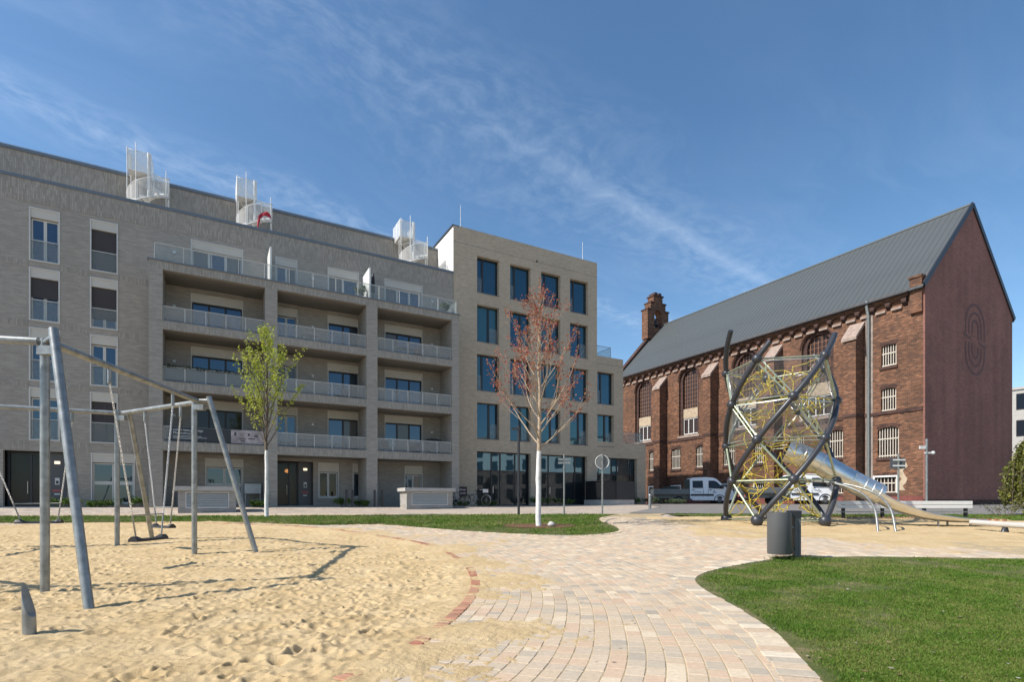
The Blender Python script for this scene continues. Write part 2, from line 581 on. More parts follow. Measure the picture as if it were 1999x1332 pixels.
M_light = plain('lamp_body', (.6, .6, .58), .5)
M_red = plain('red_cloth', (.45, .03, .05), .8)
M_banner = plain('banner_dark', (.032, .038, .042), .6, var=.08)
M_bannerp = plain('banner_picture', (.36, .31, .31), .6, var=.45, scale=2.4)
M_text = plain('banner_lettering', (.62, .64, .64), .6, var=.02)
M_bark = plain('bark', (.13, .10, .07), .9, var=.35, scale=14, bump=.4)
M_barkred = plain('red_maple_bark', (.34, .26, .18), .9, var=.3, scale=12, bump=.3)
M_lime = plain('whitewashed_bark', (.72, .70, .66), .9, var=.18, scale=9, bump=.6, bscale=30)
M_leaf = attr_mat('leaf', .55, 18, .2, trans=.42, bump=0)
M_grass = attr_mat('grass_blade', .6, 9, .2, trans=.3, bump=0)
M_paver = attr_mat('paver_stone', .85, 30, .22, bump=.5, dust=.24)
M_redbrick = attr_mat('edging_brick_clay', .85, 26, .3, bump=.5, dust=.5)
M_concrete = plain('light_concrete', (.42, .40, .37), .85, var=.12, scale=2)
M_boxbrick = brick_mat('vent_box_brick', [(.30, .28, .255), (.38, .36, .33), (.43, .40, .37)], (.33, .31, .285), .25, .062, stain=.12)
M_louvre = plain('louvre_white', (.58, .57, .54), .5, var=.05)
M_redsign = plain('red_sign_paint', (.42, .10, .10), .6)
M_willow = M_leaf


def ground_mat(name, stops, scale, rough=.9, bump=.3, bscale=40, fine=60, famp=.25):
    m, t, b = mat_base(name)
    geo = t.n('ShaderNodeNewGeometry')
    nz = t.noise(geo.outputs['Position'], scale, 7, .65)
    c = t.ramp(nz, stops)
    f = t.noise(geo.outputs['Position'], fine, 4, .7)
    c = t.mix(1.0, c, t.ramp(f, [(.25, 1 - famp), (.75, 1 + famp * .6)]), 'MULTIPLY')
    t.l(c, b.inputs['Base Color'])
    b.inputs['Roughness'].default_value = rough
    b.inputs['Specular IOR Level'].default_value = .2
    bp = t.n('ShaderNodeBump'); bp.inputs['Strength'].default_value = bump; bp.inputs['Distance'].default_value = .012
    t.l(t.noise(geo.outputs['Position'], bscale, 6, .7), bp.inputs['Height']); t.l(bp.outputs[0], b.inputs['Normal'])
    return m


M_sand = ground_mat('sand', [(.3, (.475, .34, .172)), (.5, (.56, .412, .225)), (.75, (.63, .485, .288))], 1.6, bump=.9, bscale=95, fine=130, famp=.32)
M_joint = ground_mat('joint_sand', [(.3, (.36, .28, .17)), (.7, (.48, .38, .24))], 3, bump=.3)
M_soil = ground_mat('lawn_soil', [(.3, (.050, .070, .018)), (.5, (.085, .100, .028)), (.68, (.13, .115, .045)), (.8, (.20, .16, .08))], 2.6, bump=.6, bscale=30)
M_soilf = ground_mat('worn_lawn_soil', [(.3, (.06, .09, .02)), (.5, (.10, .11, .035)), (.68, (.21, .17, .085)), (.8, (.32, .26, .15))], 3.2, bump=.7, bscale=40)
M_mulch = ground_mat('bark_mulch', [(.3, (.10, .055, .03)), (.7, (.19, .11, .06))], 8, bump=1.0, bscale=50)
M_road = ground_mat('street_asphalt', [(.3, (.17, .16, .15)), (.7, (.23, .215, .20))], 1.2, bump=.2)


def path_mat():
    m, t, b = mat_base('path_paving')
    geo = t.n('ShaderNodeNewGeometry')
    bt = t.n('ShaderNodeTexBrick'); bt.inputs['Scale'].default_value = 1
    bt.inputs['Brick Width'].default_value = .24; bt.inputs['Row Height'].default_value = .16; bt.inputs['Mortar Size'].default_value = .006
    bt.inputs['Color1'].default_value = (0, 0, 0, 1); bt.inputs['Color2'].default_value = (1, 1, 1, 1)
    t.l(geo.outputs['Position'], bt.inputs['Vector'])
    c = t.ramp(bt.outputs['Color'], [(.1, (.34, .29, .24)), (.5, (.43, .345, .28)), (.9, (.48, .42, .34))])
    c = t.mix(bt.outputs['Fac'], c, (.27, .22, .17))
    nz = t.noise(geo.outputs['Position'], .7, 6, .6)
    c = t.mix(1.0, c, t.ramp(nz, [(.25, .82), (.75, 1.1)]), 'MULTIPLY')
    t.l(c, b.inputs['Base Color']); b.inputs['Roughness'].default_value = .9
    return m


M_path = path_mat()

# ------------------------------------------------------------------ ground
PIT = spline([(-24, 9), (-21, 12.2), (-18.3, 14.8), (-15.4, 16.5), (-13.2, 17.3), (-10, 17.5), (-6.1, 16), (-3.31, 13.36), (-1.87, 11.57), (-.98, 9.3), (-.62, 7.5),
              (-.58, 6.05), (-.75, 4.62), (-.95, 3.8), (-1.28, 3.1), (-1.9, 2.0), (-3.0, .8), (-4.8, -.6)], per=14)
PITP = [tuple(p) for p in PIT] + [(-24, -1)]
LAWN_EDGE = spline([(30, 8.2), (18, 8.9), (12.5, 9.3), (9.06, 9.53), (6.57, 9.80), (5.01, 9.62), (4.19, 9.16), (3.18, 8.34), (2.62, 7.62), (2.42, 6.95), (2.36, 6.21), (2.3, 5.24), (2.2, 4.44), (2.06, 3.91), (1.9, 3.3), (1.62, 2.4), (1.3, 1.4)], per=12)
LAWNP = [tuple(p) for p in LAWN_EDGE] + [(30, 1.0)]
ISL_EDGE = spline([(-22, 17.6), (-18, 17.55), (-13.2, 17.75), (-9.8, 17.85), (-7.4, 17.2), (-5.9, 16.75), (-4.32, 16.95), (-1.57, 15.0), (-.2, 14.13), (1.17, 13.61), (2.09, 13.74), (2.9, 14.7), (3.12, 16.4), (3.05, 18.4), (3.3, 20.0), (4.1, 21.8), (4.6, 22.6)], per=10)
ISLP = [tuple(p) for p in ISL_EDGE] + [(4.0, 23.3), (2.0, 23.1), (0.07, 22.9), (-8.2, 21.9), (-22, 21.2)]
SANDR = spline([(5.6, 20.0), (5.45, 17.9), (5.9, 15.6), (6.9, 13.4), (9.0, 12.4), (11.3, 11.9), (15, 11.6), (24, 11.2), (36, 10.9)], per=10)
SANDRP = [tuple(p) for p in SANDR] + [(36, 18.0), (18, 18.2), (15.7, 19.5), (12.2, 20.1), (8.5, 20.5)]
STRIPP = [(7.6, 20.75), (9.5, 20.62), (12.2, 20.25), (15.8, 19.65), (17.5, 18.6), (30, 18.4), (40, 22.0), (22, 22.4), (12, 23.0), (7.0, 23.4), (6.5, 22.6)]

# base sheet to the horizon
xs = np.unique(np.concatenate([[-900, -400, -150, -80], np.arange(-60, 100, 2.0), [130, 200, 400, 900]]))
ys = np.unique(np.concatenate([[-300, -60, -20], np.arange(-8, 60, .8), [70, 90, 130, 250, 600, 1500]]))
XX, YY = np.meshgrid(xs, ys)
ZZ = gz2(XX, YY) - .03 - .25 * (1 - _ss(20.2, 22.2, YY))
nx = len(xs)
idx = np.arange(len(xs) * len(ys)).reshape(len(ys), nx)
fc = np.stack([idx[:-1, :-1], idx[:-1, 1:], idx[1:, 1:], idx[1:, :-1]], -1).reshape(-1, 4)
tag(np_mesh('ground', np.stack([XX, YY, ZZ], -1).reshape(-1, 3), fc, M_path, smooth=True), kind='structure')

tag(sheet('street', [(5.2, 24.3), (12, 23.3), (22, 22.6), (60, 22), (110, 60), (110, 120), (14, 120), (10, 36)], .004, M_road, step=.4), kind='structure')

# ---- pavement made of stones laid in courses around the sandpit
_t = np.gradient(PIT, axis=0); _t /= np.linalg.norm(_t, axis=1, keepdims=True)
_rim = PIT + np.stack([-_t[:, 1], _t[:, 0]], 1) * .10
PAVP = [tuple(p) for p in _rim if p[0] > -7 and p[1] > 1.2] + [(-1, 1.2), (31, 1.2), (35, 10.9)] + [(p[0] + .12, p[1] + .05) for p in SANDR[::-1] if p[0] < 35] + [(6.2, 22.5), (7.0, 24.2), (3.2, 23.7), (2.2, 20), (-3, 17.3)]
pave = tag(sheet('pavement', PAVP, -.0035, M_joint), kind='structure')
PCOLS = np.array([(.50, .395, .285), (.53, .43, .32), (.50, .365, .26), (.47, .385, .295), (.42, .36, .285), (.36, .32, .265), (.60, .50, .37), (.53, .385, .275), (.46, .385, .295), (.52, .41, .30)])
rs = np.random.RandomState(11)


def normals(pl):
    t = np.gradient(pl, axis=0)
    t /= np.linalg.norm(t, axis=1, keepdims=True)
    return t, np.stack([-t[:, 1], t[:, 0]], 1)


def shoelace(poly): 
    p = np.array(poly); return .5 * np.sum(p[:, 0] * np.roll(p[:, 1], -1) - np.roll(p[:, 0], -1) * p[:, 1])


def offset_poly(edge, o):
    t, n = normals(edge)
    return edge + n * o


lawn_out = offset_poly(LAWN_EDGE, -.17)
if not inside(np.array([6.]), np.array([6.]), [tuple(p) for p in lawn_out] + [(30, 1.0)])[0]: lawn_out = offset_poly(LAWN_EDGE, .17)
isl_out = offset_poly(ISL_EDGE, -.08)
LAWNX = [tuple(p) for p in lawn_out] + [(30, 1.0)]
ISLX = [tuple(p) for p in isl_out] + ISLP[len(ISL_EDGE):]

stones = []            # (x, y, angle, length, width, colour index)
PIT_T, PIT_N = normals(PIT)
WID = .122
for k in range(80):
    off = .165 + WID / 2 + k * (WID + .006)
    cur = PIT + PIT_N * off
    seg = np.hypot(*np.diff(cur, axis=0).T)
    acc = np.concatenate([[0], np.cumsum(seg)])
    t = rs.rand() * .2
    while t < acc[-1] - .4:
        L = rs.choice([.115, .15, .185], p=[.25, .4, .35])
        m_ = t + L / 2
        x = np.interp(m_, acc, cur[:, 0]); y = np.interp(m_, acc, cur[:, 1])
        if 2.3 < y < 24.0 and -y * .99 - .6 < x < y * 1.35 + .8:
            tx = np.interp(m_, acc, PIT_T[:, 0]); ty = np.interp(m_, acc, PIT_T[:, 1])
            stones.append((x, y, math.atan2(ty, tx), L, WID))
        t += L + .005
ST = np.array(stones)
cx_, cy_ = ST[:, 0], ST[:, 1]
ok = np.ones(len(ST), bool)
for sx_, sy_ in ((0, 0), ):
    dx = np.cos(ST[:, 2]) * ST[:, 3] / 2 * sx_ - np.sin(ST[:, 2]) * ST[:, 4] / 2 * sy_
    dy = np.sin(ST[:, 2]) * ST[:, 3] / 2 * sx_ + np.cos(ST[:, 2]) * ST[:, 4] / 2 * sy_
    for P_ in (LAWNX, ISLX, SANDRP, STRIPP):
        ok &= ~inside(cx_ + dx, cy_ + dy, P_)
ST = ST[ok]
ST = ST[np.argsort(ST[:, 1] + .25 * np.abs(ST[:, 0]))]
in_view = (np.abs(ST[:, 0]) < ST[:, 1] * .95) & (ST[:, 1] > 3.12)
order = np.concatenate([np.where(in_view)[0], np.where(~in_view)[0]])
ST = ST[order]
ci = rs.choice(len(PCOLS), len(ST), p=[.14, .12, .12, .12, .11, .06, .06, .09, .09, .09])
NB = 300


def stone_shape(L, Wd, H=.05, c=.004):
    a, b = L / 2, Wd / 2
    v = [(-a, -b, -H), (a, -b, -H), (a, b, -H), (-a, b, -H), (-a, -b, -c), (a, -b, -c), (a, b, -c), (-a, b, -c),
         (-a + c, -b + c, 0), (a - c, -b + c, 0), (a - c, b - c, 0), (-a + c, b - c, 0)]
    f = [(0, 1, 5, 4), (1, 2, 6, 5), (2, 3, 7, 6), (3, 0, 4, 7), (4, 5, 9, 8), (5, 6, 10, 9), (6, 7, 11, 10), (7, 4, 8, 11), (8, 9, 10, 11)]
    return v, f


pmesh = {}
for i in range(NB):
    x, y, a, L, Wd = ST[i]
    key = (round(L, 3), int(ci[i]))
    if key not in pmesh:
        mb = MB(); v, f = stone_shape(L, Wd); mb.add(v, f)
        mb.col = [(*PCOLS[key[1]], 1)] * len(v)
        pmesh[key] = mb.mesh('paver', M_paver)
    o = clone(pmesh[key], 'paver', pave, (x, y, float(gz(y)) + rs.uniform(-.002, .0025)), a)
    o.rotation_euler = (rs.uniform(-.006, .006), rs.uniform(-.006, .006), a)
# the stones farther off, joined
far_s = ST[NB:]
V0, F0 = stone_shape(1, 1)
V0 = np.array(V0); F0 = np.array(F0)
n = len(far_s)
c_, s_ = np.cos(far_s[:, 2]), np.sin(far_s[:, 2])
sxv = np.sign(V0[:, 0]); syv = np.sign(V0[:, 1])
inset = np.where(V0[:, 2] == 0, .004, 0.0)
lx = sxv[None] * (far_s[:, 3:4] / 2 - inset[None]); ly = syv[None] * (far_s[:, 4:5] / 2 - inset[None])
wx = far_s[:, 0:1] + c_[:, None] * lx - s_[:, None] * ly
wy = far_s[:, 1:2] + s_[:, None] * lx + c_[:, None] * ly
wz = gz(wy) + V0[None, :, 2] + rs.uniform(-.002, .0025, (n, 1))
vv = np.stack([wx, wy, wz], -1).reshape(-1, 3)
ff = (F0[None] + (np.arange(n) * 12)[:, None, None]).reshape(-1, 4)
cc = np.concatenate([PCOLS[ci[NB:]], np.ones((n, 1))], 1)
cc = np.repeat(cc * np.concatenate([rs.uniform(.88, 1.1, (n, 1))] * 3 + [np.ones((n, 1))], 1), 12, axis=0)
tag(np_mesh('distant_paver_courses', vv, ff, M_paver, cc, parent=pave), kind='stuff')

# kerb stones round the lawns
KC = [(.58, .49, .37), (.50, .40, .295), (.41, .36, .29), (.62, .54, .42), (.49, .37, .27)]
kmesh = []
for c in KC:
    mb = MB(); v, f = stone_shape(.135, .235, .07); mb.add(v, f); mb.col = [(*c, 1)] * len(v)
    kmesh.append(mb.mesh('kerb_stone', M_paver))


def kerb(edge, o, lim, w_=1.0):
    t, nn = normals(edge)
    cur = resample(edge + nn * o, .146)
    tt, _ = normals(cur)
    for (x, y), (tx, ty) in zip(cur, tt):
        if lim(x, y):
            clone(kmesh[rs.randint(len(kmesh))], 'kerb_stone', pave, (x, y, float(gz(y)) + .010 + rs.uniform(-.004, .004)), math.atan2(ty, tx) + rs.uniform(-.03, .03), (1, w_ * rs.uniform(.94, 1.05), 1))


sg = -.12 if np.allclose(lawn_out, offset_poly(LAWN_EDGE, -.17)) else .12
kerb(LAWN_EDGE, sg, lambda x, y: y > 2.9 and x < y * .97)
kerb(ISL_EDGE, -.06, lambda x, y: x > -4.4, .55)

# ---- red brick edging of the sandpit
pit = None


def seg_dist(px, py, pl):
    best = np.full(px.shape, 1e9)
    for (ax, ay), (bx, by) in zip(pl[:-1], pl[1:]):
        dx, dy = bx - ax, by - ay; l2 = dx * dx + dy * dy + 1e-12
        t = np.clip(((px - ax) * dx + (py - ay) * dy) / l2, 0, 1)
        best = np.minimum(best, np.hypot(px - ax - t * dx, py - ay - t * dy))
    return best


def dents(X, Y, Z, n, seed, xr, yr, rmin, rmax, depth):
    """trodden hollows with a soft raised rim"""
    r_ = np.random.RandomState(seed)
    for _ in range(n):
        yy = yr[0] + (yr[1] - yr[0]) * r_.rand() ** 1.35
        xx = r_.uniform(xr[0], xr[1]) * max(.25, yy / yr[1])
        if vnoise(np.array([xx * .75 + 40]), np.array([yy * .75 + 40]), seed)[0] < r_.uniform(.0, .62): continue
        r0 = r_.uniform(rmin, rmax); an = r_.rand() * math.pi; el = r_.uniform(1.0, 2.2); dp = depth * (.15 + .85 * r_.rand() ** 2.2)
        j0, j1 = np.searchsorted(Y[:, 0], (yy - 3.4 * r0, yy + 3.4 * r0))
        if j1 <= j0: continue
        xs_ = X[j0:j1] - xx; ys_ = Y[j0:j1] - yy
        a = (xs_ * math.cos(an) + ys_ * math.sin(an)) / (r0 * el); b = (-xs_ * math.sin(an) + ys_ * math.cos(an)) / r0
        q = a * a + b * b
        Z[j0:j1] += dp * (-np.exp(-q * 1.6) + .5 * np.exp(-(np.sqrt(q) - 1.45) ** 2 * 5))


def sand_field(name, poly, edge, yr, rr, rows, cols, seed, ndent, spill):
    yv = yr[0] * (yr[1] / yr[0]) ** np.linspace(0, 1, rows)
    rv = np.linspace(rr[0], rr[1], cols)
    Y = np.repeat(yv[:, None], cols, 1); X = rv[None] * Y
    ins = inside(X, Y, poly)
    dist = seg_dist(X, Y, resample(edge, .25))
    sd = np.where(ins, -dist, dist)
    Z = np.zeros_like(X)
    Z += (vnoise(X * .7, Y * .7, seed) - .5) * .05
    Z += (vnoise(X * 2.3, Y * 2.3, seed + 1) - .5) * .022
    Z += (vnoise(X * 6, Y * 7.5, seed + 2) - .5) * .011
    Z += (vnoise(X * 13, Y * 17, seed + 3) - .5) * .018
    Z += (vnoise(X * 31, Y * 36, seed + 4) - .5) * .011
    dents(X, Y, Z, ndent, seed + 5, (rr[0] * yr[1], rr[1] * yr[1]), yr, .022, .066, .034)
    fade = _ss(-.7, .3, sd)
    drift = (vnoise(X * 1.1, Y * 1.1, seed + 6) - .5) * .030 + (vnoise(X * 4.5, Y * 4.5, seed + 7) - .5) * .016 + (vnoise(X * 15, Y * 15, seed + 8) - .5) * .010 + (vnoise(X * 60, Y * 60, seed + 9) - .5) * .007
    zo = drift + .0085 - np.maximum(0, sd) * spill
    zi = Z - .028
    z = zi * (1 - fade) + (zo + .25 * np.clip(Z, -.02, .02)) * fade
    z = np.where(ins & (z < -.14), -.14, z)
    keep = (sd < .05) | (zo > -.012)
    Zw = gz(Y) + z
    idx = np.arange(rows * cols).reshape(rows, cols)
    q = np.stack([idx[:-1, :-1], idx[:-1, 1:], idx[1:, 1:], idx[1:, :-1]], -1).reshape(-1, 4)
    kf = keep.reshape(-1)[q].any(1)
    q = q[kf]
    used = np.unique(q); remap = np.full(rows * cols, -1); remap[used] = np.arange(len(used))
    return np_mesh(name, np.stack([X, Y, Zw], -1).reshape(-1, 3)[used], remap[q], M_sand, smooth=True)


pit = tag(sand_field('sandpit', PITP, PIT, (2.7, 18.2), (-1.12, .22), 620, 600, 40, 8500, .013), kind='structure')
playsand = tag(sand_field('playground_sand', SANDRP, np.vstack([SANDR, SANDRP[len(SANDR):], SANDRP[:1]]), (10.3, 21.0), (.25, 1.6), 240, 460, 70, 260, .010), kind='structure')

RC = [(.36, .125, .08), (.31, .105, .07), (.42, .17, .11), (.28, .11, .08)]
rmesh = []
for c in RC:
    mb = MB(); v, f = stone_shape(.07, .12, .07); mb.add(v, f); mb.col = [(*c, 1)] * len(v)
    rmesh.append(mb.mesh('edging_brick', M_redbrick))
cur = resample(PIT + PIT_N * .10, .086)
tt, _ = normals(cur)
for (x, y), (tx, ty) in zip(cur, tt):
    if 2.8 < y and abs(x) < y * .98:
        o = clone(rmesh[rs.randint(4)], 'edging_brick', pit, (x, y, float(gz(y)) + .005 + rs.uniform(-.008, .006)), math.atan2(ty, tx) + rs.uniform(-.05, .05))
cur = resample(np.array([(11.6, 20.24), (12.2, 20.15), (15.75, 19.55), (17.2, 18.5)]), .2)
for x, y in cur:
    clone(rmesh[rs.randint(4)], 'edging_brick', playsand, (x, y, float(gz(y)) + .05), math.pi / 2 - .1)

# ---- lawns
lawn = tag(sheet('lawn', LAWNP, .004, M_soilf), kind='structure')
isl = tag(sheet('grass_island', ISLP, .004, M_soil), kind='structure')
strip = tag(sheet('grass_strip', STRIPP, .004, M_soil), kind='structure')
mulch_c = (0.81, 16.34)
tag(sheet('tree_pit', [(mulch_c[0] + 1.15 * (1 + .1 * math.sin(3 * a)) * math.cos(a), mulch_c[1] + .8 * math.sin(a)) for a in np.linspace(0, 2 * math.pi, 26)[:-1]], .016, M_mulch, step=.1), kind='structure')


def grass(name, poly, n, seed, yr, rr, h, wd, avoid=None, cols=((.07, .155, .012), (.105, .195, .02), (.165, .22, .036), (.28, .26, .09))):
    r_ = np.random.RandomState(seed)
    y = yr[0] * (yr[1] / yr[0]) ** r_.rand(n)
    x = r_.uniform(rr[0], rr[1], n) * y
    k = inside(x, y, poly)
    if avoid: k &= ((x - avoid[0]) / avoid[2]) ** 2 + ((y - avoid[1]) / avoid[3]) ** 2 > 1
    x, y = x[k], y[k]
    patch = vnoise(x * 1.7, y * 1.7, seed) * .6 + vnoise(x * 6, y * 6, seed + 1) * .4
    bare = vnoise(x * .9 + 5, y * .9, seed + 2) * .5 + vnoise(x * 3.1, y * 3.1, seed + 3) * .5
    ed = seg_dist(x, y, resample(np.array(list(poly) + [poly[0]]), .3))
    k = r_.rand(len(x)) < np.clip((bare - .24) * 3.4, .10, 1) * np.clip(ed * 4.5 * (.25 + 1.5 * vnoise(x * 5, y * 5, seed + 4)) - .12, 0.02, 1)
    x, y, patch = x[k], y[k], patch[k]
    m_ = len(x)
    hh = h * (.45 + .75 * patch) * r_.uniform(.6, 1.3, m_)
    ww = wd * (y / yr[0]) ** .75 * r_.uniform(.7, 1.3, m_)
    an = r_.rand(m_) * 2 * math.pi; le = r_.uniform(.25, 1.1, m_) * hh
    la = r_.rand(m_) * 2 * math.pi
    dx, dy = np.cos(an) * ww / 2, np.sin(an) * ww / 2
    z0 = gz(y) - .002
    lx_, ly_ = np.cos(la) * le, np.sin(la) * le
    P = np.zeros((m_, 5, 3))
    P[:, 0] = np.stack([x - dx, y - dy, z0], 1); P[:, 1] = np.stack([x + dx, y + dy, z0], 1)
    P[:, 2] = np.stack([x - dx * .8 + lx_ * .35, y - dy * .8 + ly_ * .35, z0 + hh * .6], 1)
    P[:, 3] = np.stack([x + dx * .8 + lx_ * .35, y + dy * .8 + ly_ * .35, z0 + hh * .6], 1)
    P[:, 4] = np.stack([x + lx_, y + ly_, z0 + hh], 1)
    b = (np.arange(m_) * 5)[:, None]
    F_ = np.concatenate([b + np.array([[0, 1, 3]]), b + np.array([[0, 3, 2]]), b + np.array([[2, 3, 4]])])
    cols = np.array(cols)
    t = np.clip(1 - patch + r_.normal(0, .22, m_), 0, .999) * (len(cols) - 1)
    i0 = t.astype(int); fr = (t - i0)[:, None]
    c = cols[i0] * (1 - fr) + cols[np.minimum(i0 + 1, len(cols) - 1)] * fr
    c = np.concatenate([c, np.ones((m_, 1))], 1)
    return np_mesh(name, P.reshape(-1, 3), F_, M_grass, np.repeat(c, 5, axis=0))


tag(grass('grass', LAWNP, 420000, 3, (2.9, 10.1), (.18, 1.28), .030, .0042), 'short mown grass of the lawn in the right foreground', 'grass', kind='stuff')
tag(grass('grass', ISLP, 120000, 5, (13.4, 23.6), (-1.0, .3), .07, .011, avoid=(.81, 16.34, 1.1, .78)), 'bright mown grass strip between sandpit and building path', 'grass', kind='stuff')
tag(grass('grass', STRIPP, 30000, 6, (18.0, 23.6), (.2, 1.1), .07, .016), 'narrow grass strip behind the climbing tower beside the street', 'grass', kind='stuff')
# longer tuft left uncut round the bin
tag(grass('grass_tuft', [(5.0 + .62 * math.cos(a), 9.42 + .22 * math.sin(a)) for a in np.linspace(0, 6.28, 20)], 22000, 8, (9.0, 9.8), (.45, .62), .10, .005, cols=((.05, .10, .02), (.08, .14, .025), (.12, .16, .04))),
    'uncut darker grass tuft at the foot of the waste bin', 'grass', kind='stuff')

# ------------------------------------------------------------------ walls with openings
def wall(mb, x0, x1, z0, z1, y, holes, depth, back=False):
    """front face at y (facing -y) with rectangular openings and reveals going back"""
    xs_ = sorted(set([x0, x1] + [h[0] for h in holes] + [h[1] for h in holes]))
    zs_ = sorted(set([z0, z1] + [h[2] for h in holes] + [h[3] for h in holes]))
    xs_ = [x for x in xs_ if x0 <= x <= x1]; zs_ = [z for z in zs_ if z0 <= z <= z1]
    for a, b in zip(xs_[:-1], xs_[1:]):
        for c, d in zip(zs_[:-1], zs_[1:]):
            mx, mz = (a + b) / 2, (c + d) / 2
            if any(h[0] < mx < h[1] and h[2] < mz < h[3] for h in holes): continue
            mb.quad((a, y, c), (b, y, c), (b, y, d), (a, y, d))
    for h in holes:
        a, b, c, d = h[:4]
        mb.quad((a, y, c), (a, y, d), (a, y + depth, d), (a, y + depth, c))
        mb.quad((b, y, d), (b, y, c), (b, y + depth, c), (b, y + depth, d))
        mb.quad((a, y, d), (b, y, d), (b, y + depth, d), (a, y + depth, d))
        mb.quad((b, y, c), (a, y, c), (a, y + depth, c), (b, y + depth, c))


def frame_rect(mb, a, b, c, d, y0, y1, t):
    """a rectangular frame, four bars butted end to end"""
    mb.box(a, b, y0, y1, c, c + t); mb.box(a, b, y0, y1, d - t, d)
    mb.box(a, a + t, y0, y1, c + t, d - t); mb.box(b - t, b, y0, y1, c + t, d - t)


C0, C1 = 34.07, 31.97          # main wall plane, front of the balcony frame
OA = (-2.8, C0, .3)


def bldg(name, label, cat, off):
    return thing(name, label, cat, loc2w(*off), ROT)


apt = bldg('apartment_building', 'long grey brick apartment block with stacked balconies behind the sandpit', 'building', OA)
AL = -13.0; AR = 14.31         # ends of the block
TOPS = [15.4, 12.48, 9.57, 6.66]; BOTS = [12.8, 9.9, 6.97, 4.08]
wins = []
for r_, (t_, b_) in enumerate(zip(TOPS, BOTS)):
    wins += [(-7.81, -6.64, b_, t_, 'A', r_), (-5.46, -4.31, b_, t_, 'B', r_), (-11.6, -10.4, b_, t_, 'A', r_)]
    wins += [(-1.09, 1.46, b_ - .1, t_, 'D3', r_), (3.14, 4.34, b_ - .1, t_, 'D2', r_), (6.06, 7.94, b_ - .1, t_, 'D2w', r_), (9.56, 12.1, b_ - .1, t_, 'D3', r_)]
wins += [(-5.42, -3.59, .96, 3.57, 'F', 4), (-.41, 1.47, .95, 3.5, 'F', 4), (5.52, 6.72, 1.32, 3.47, 'S', 4), (7.56, 8.80, 1.33, 3.47, 'S', 4), (10.88, 12.1, 1.3, 3.44, 'S', 4)]
holes = [x[:4] for x in wins] + [(-8.75, -6.35, .3, 3.56), (3.1, 5.23, .3, 3.49)]
mb = MB(OA)
LOWTOP = 15.62
wall(mb, AL, AR, .3, LOWTOP, C0, holes, .24)
mb.quad((AL, C0, .3), (AL, C0, 16.6), (AL, 48, 16.6), (AL, 48, .3))
main_wall = mb.build('wall', M_aptbrick, apt)
# soldier courses (vertical bricks): top band, and a thin proud band between the storeys
mb = MB(OA); mb.box(AL, AR, C0 - .012, C0 + .35, LOWTOP, 16.68); mb.build('soldier_course', M_aptsold, apt)
for z in (12.49, 9.58, 6.67, 3.60):
    lo, hi = (12.50, 12.78) if z > 12 else ((9.59, 9.88) if z > 9 else ((6.68, 6.95) if z > 6 else (3.62, 4.06)))
    for a, b in ((AL, -11.62), (-10.38, -7.83), (-6.62, -5.48), (-4.29, -2.85)):
        mb = MB(OA); mb.box(a, b, C0 - .010, C0 + .02, lo, hi); mb.build('soldier_course', M_aptsold, apt)
mb = MB(OA); mb.box(AL, AR, C0 - .05, C0 + .42, 16.68, 16.84); mb.build('parapet_cap', M_zinc, apt)
# set-back top storey
mb = MB(OA)
wall(mb, AL, AR, 15.4, 19.46, C0 + 3.0, [], .2)
mb.box(AL, AR, C0 + 3.05, 48, 15.4, 19.40)
mb.build('top_storey', M_aptsold, apt)
mb = MB(OA); mb.box(AL, AR, C0 + 2.93, C0 + 3.5, 19.46, 19.62); mb.build('parapet_cap', M_zinc, apt)
mb = MB(OA); mb.box(AL, AR, C0 + .35, C0 + 3.0, 15.7, 15.95); mb.build('roof_terrace', M_concrete, apt)
mb = MB(OA)
mb.tube([(AL, C0 + 3.6, 19.98), (AR, C0 + 3.6, 19.98)], .012, 5)
for x in np.arange(AL, AR, 2.4): mb.tube([(x, C0 + 3.6, 19.6), (x, C0 + 3.6, 19.98)], .012, 5)
mb.build('roof_rail', M_galv, apt)
# added black slab inside, unseen, so that no light leaks
mb = MB(OA); mb.box(AL + .1, AR - .02, C0 + .9, C0 + 1.1, .3, 15.7); mb.build('light_stop', M_black, apt)


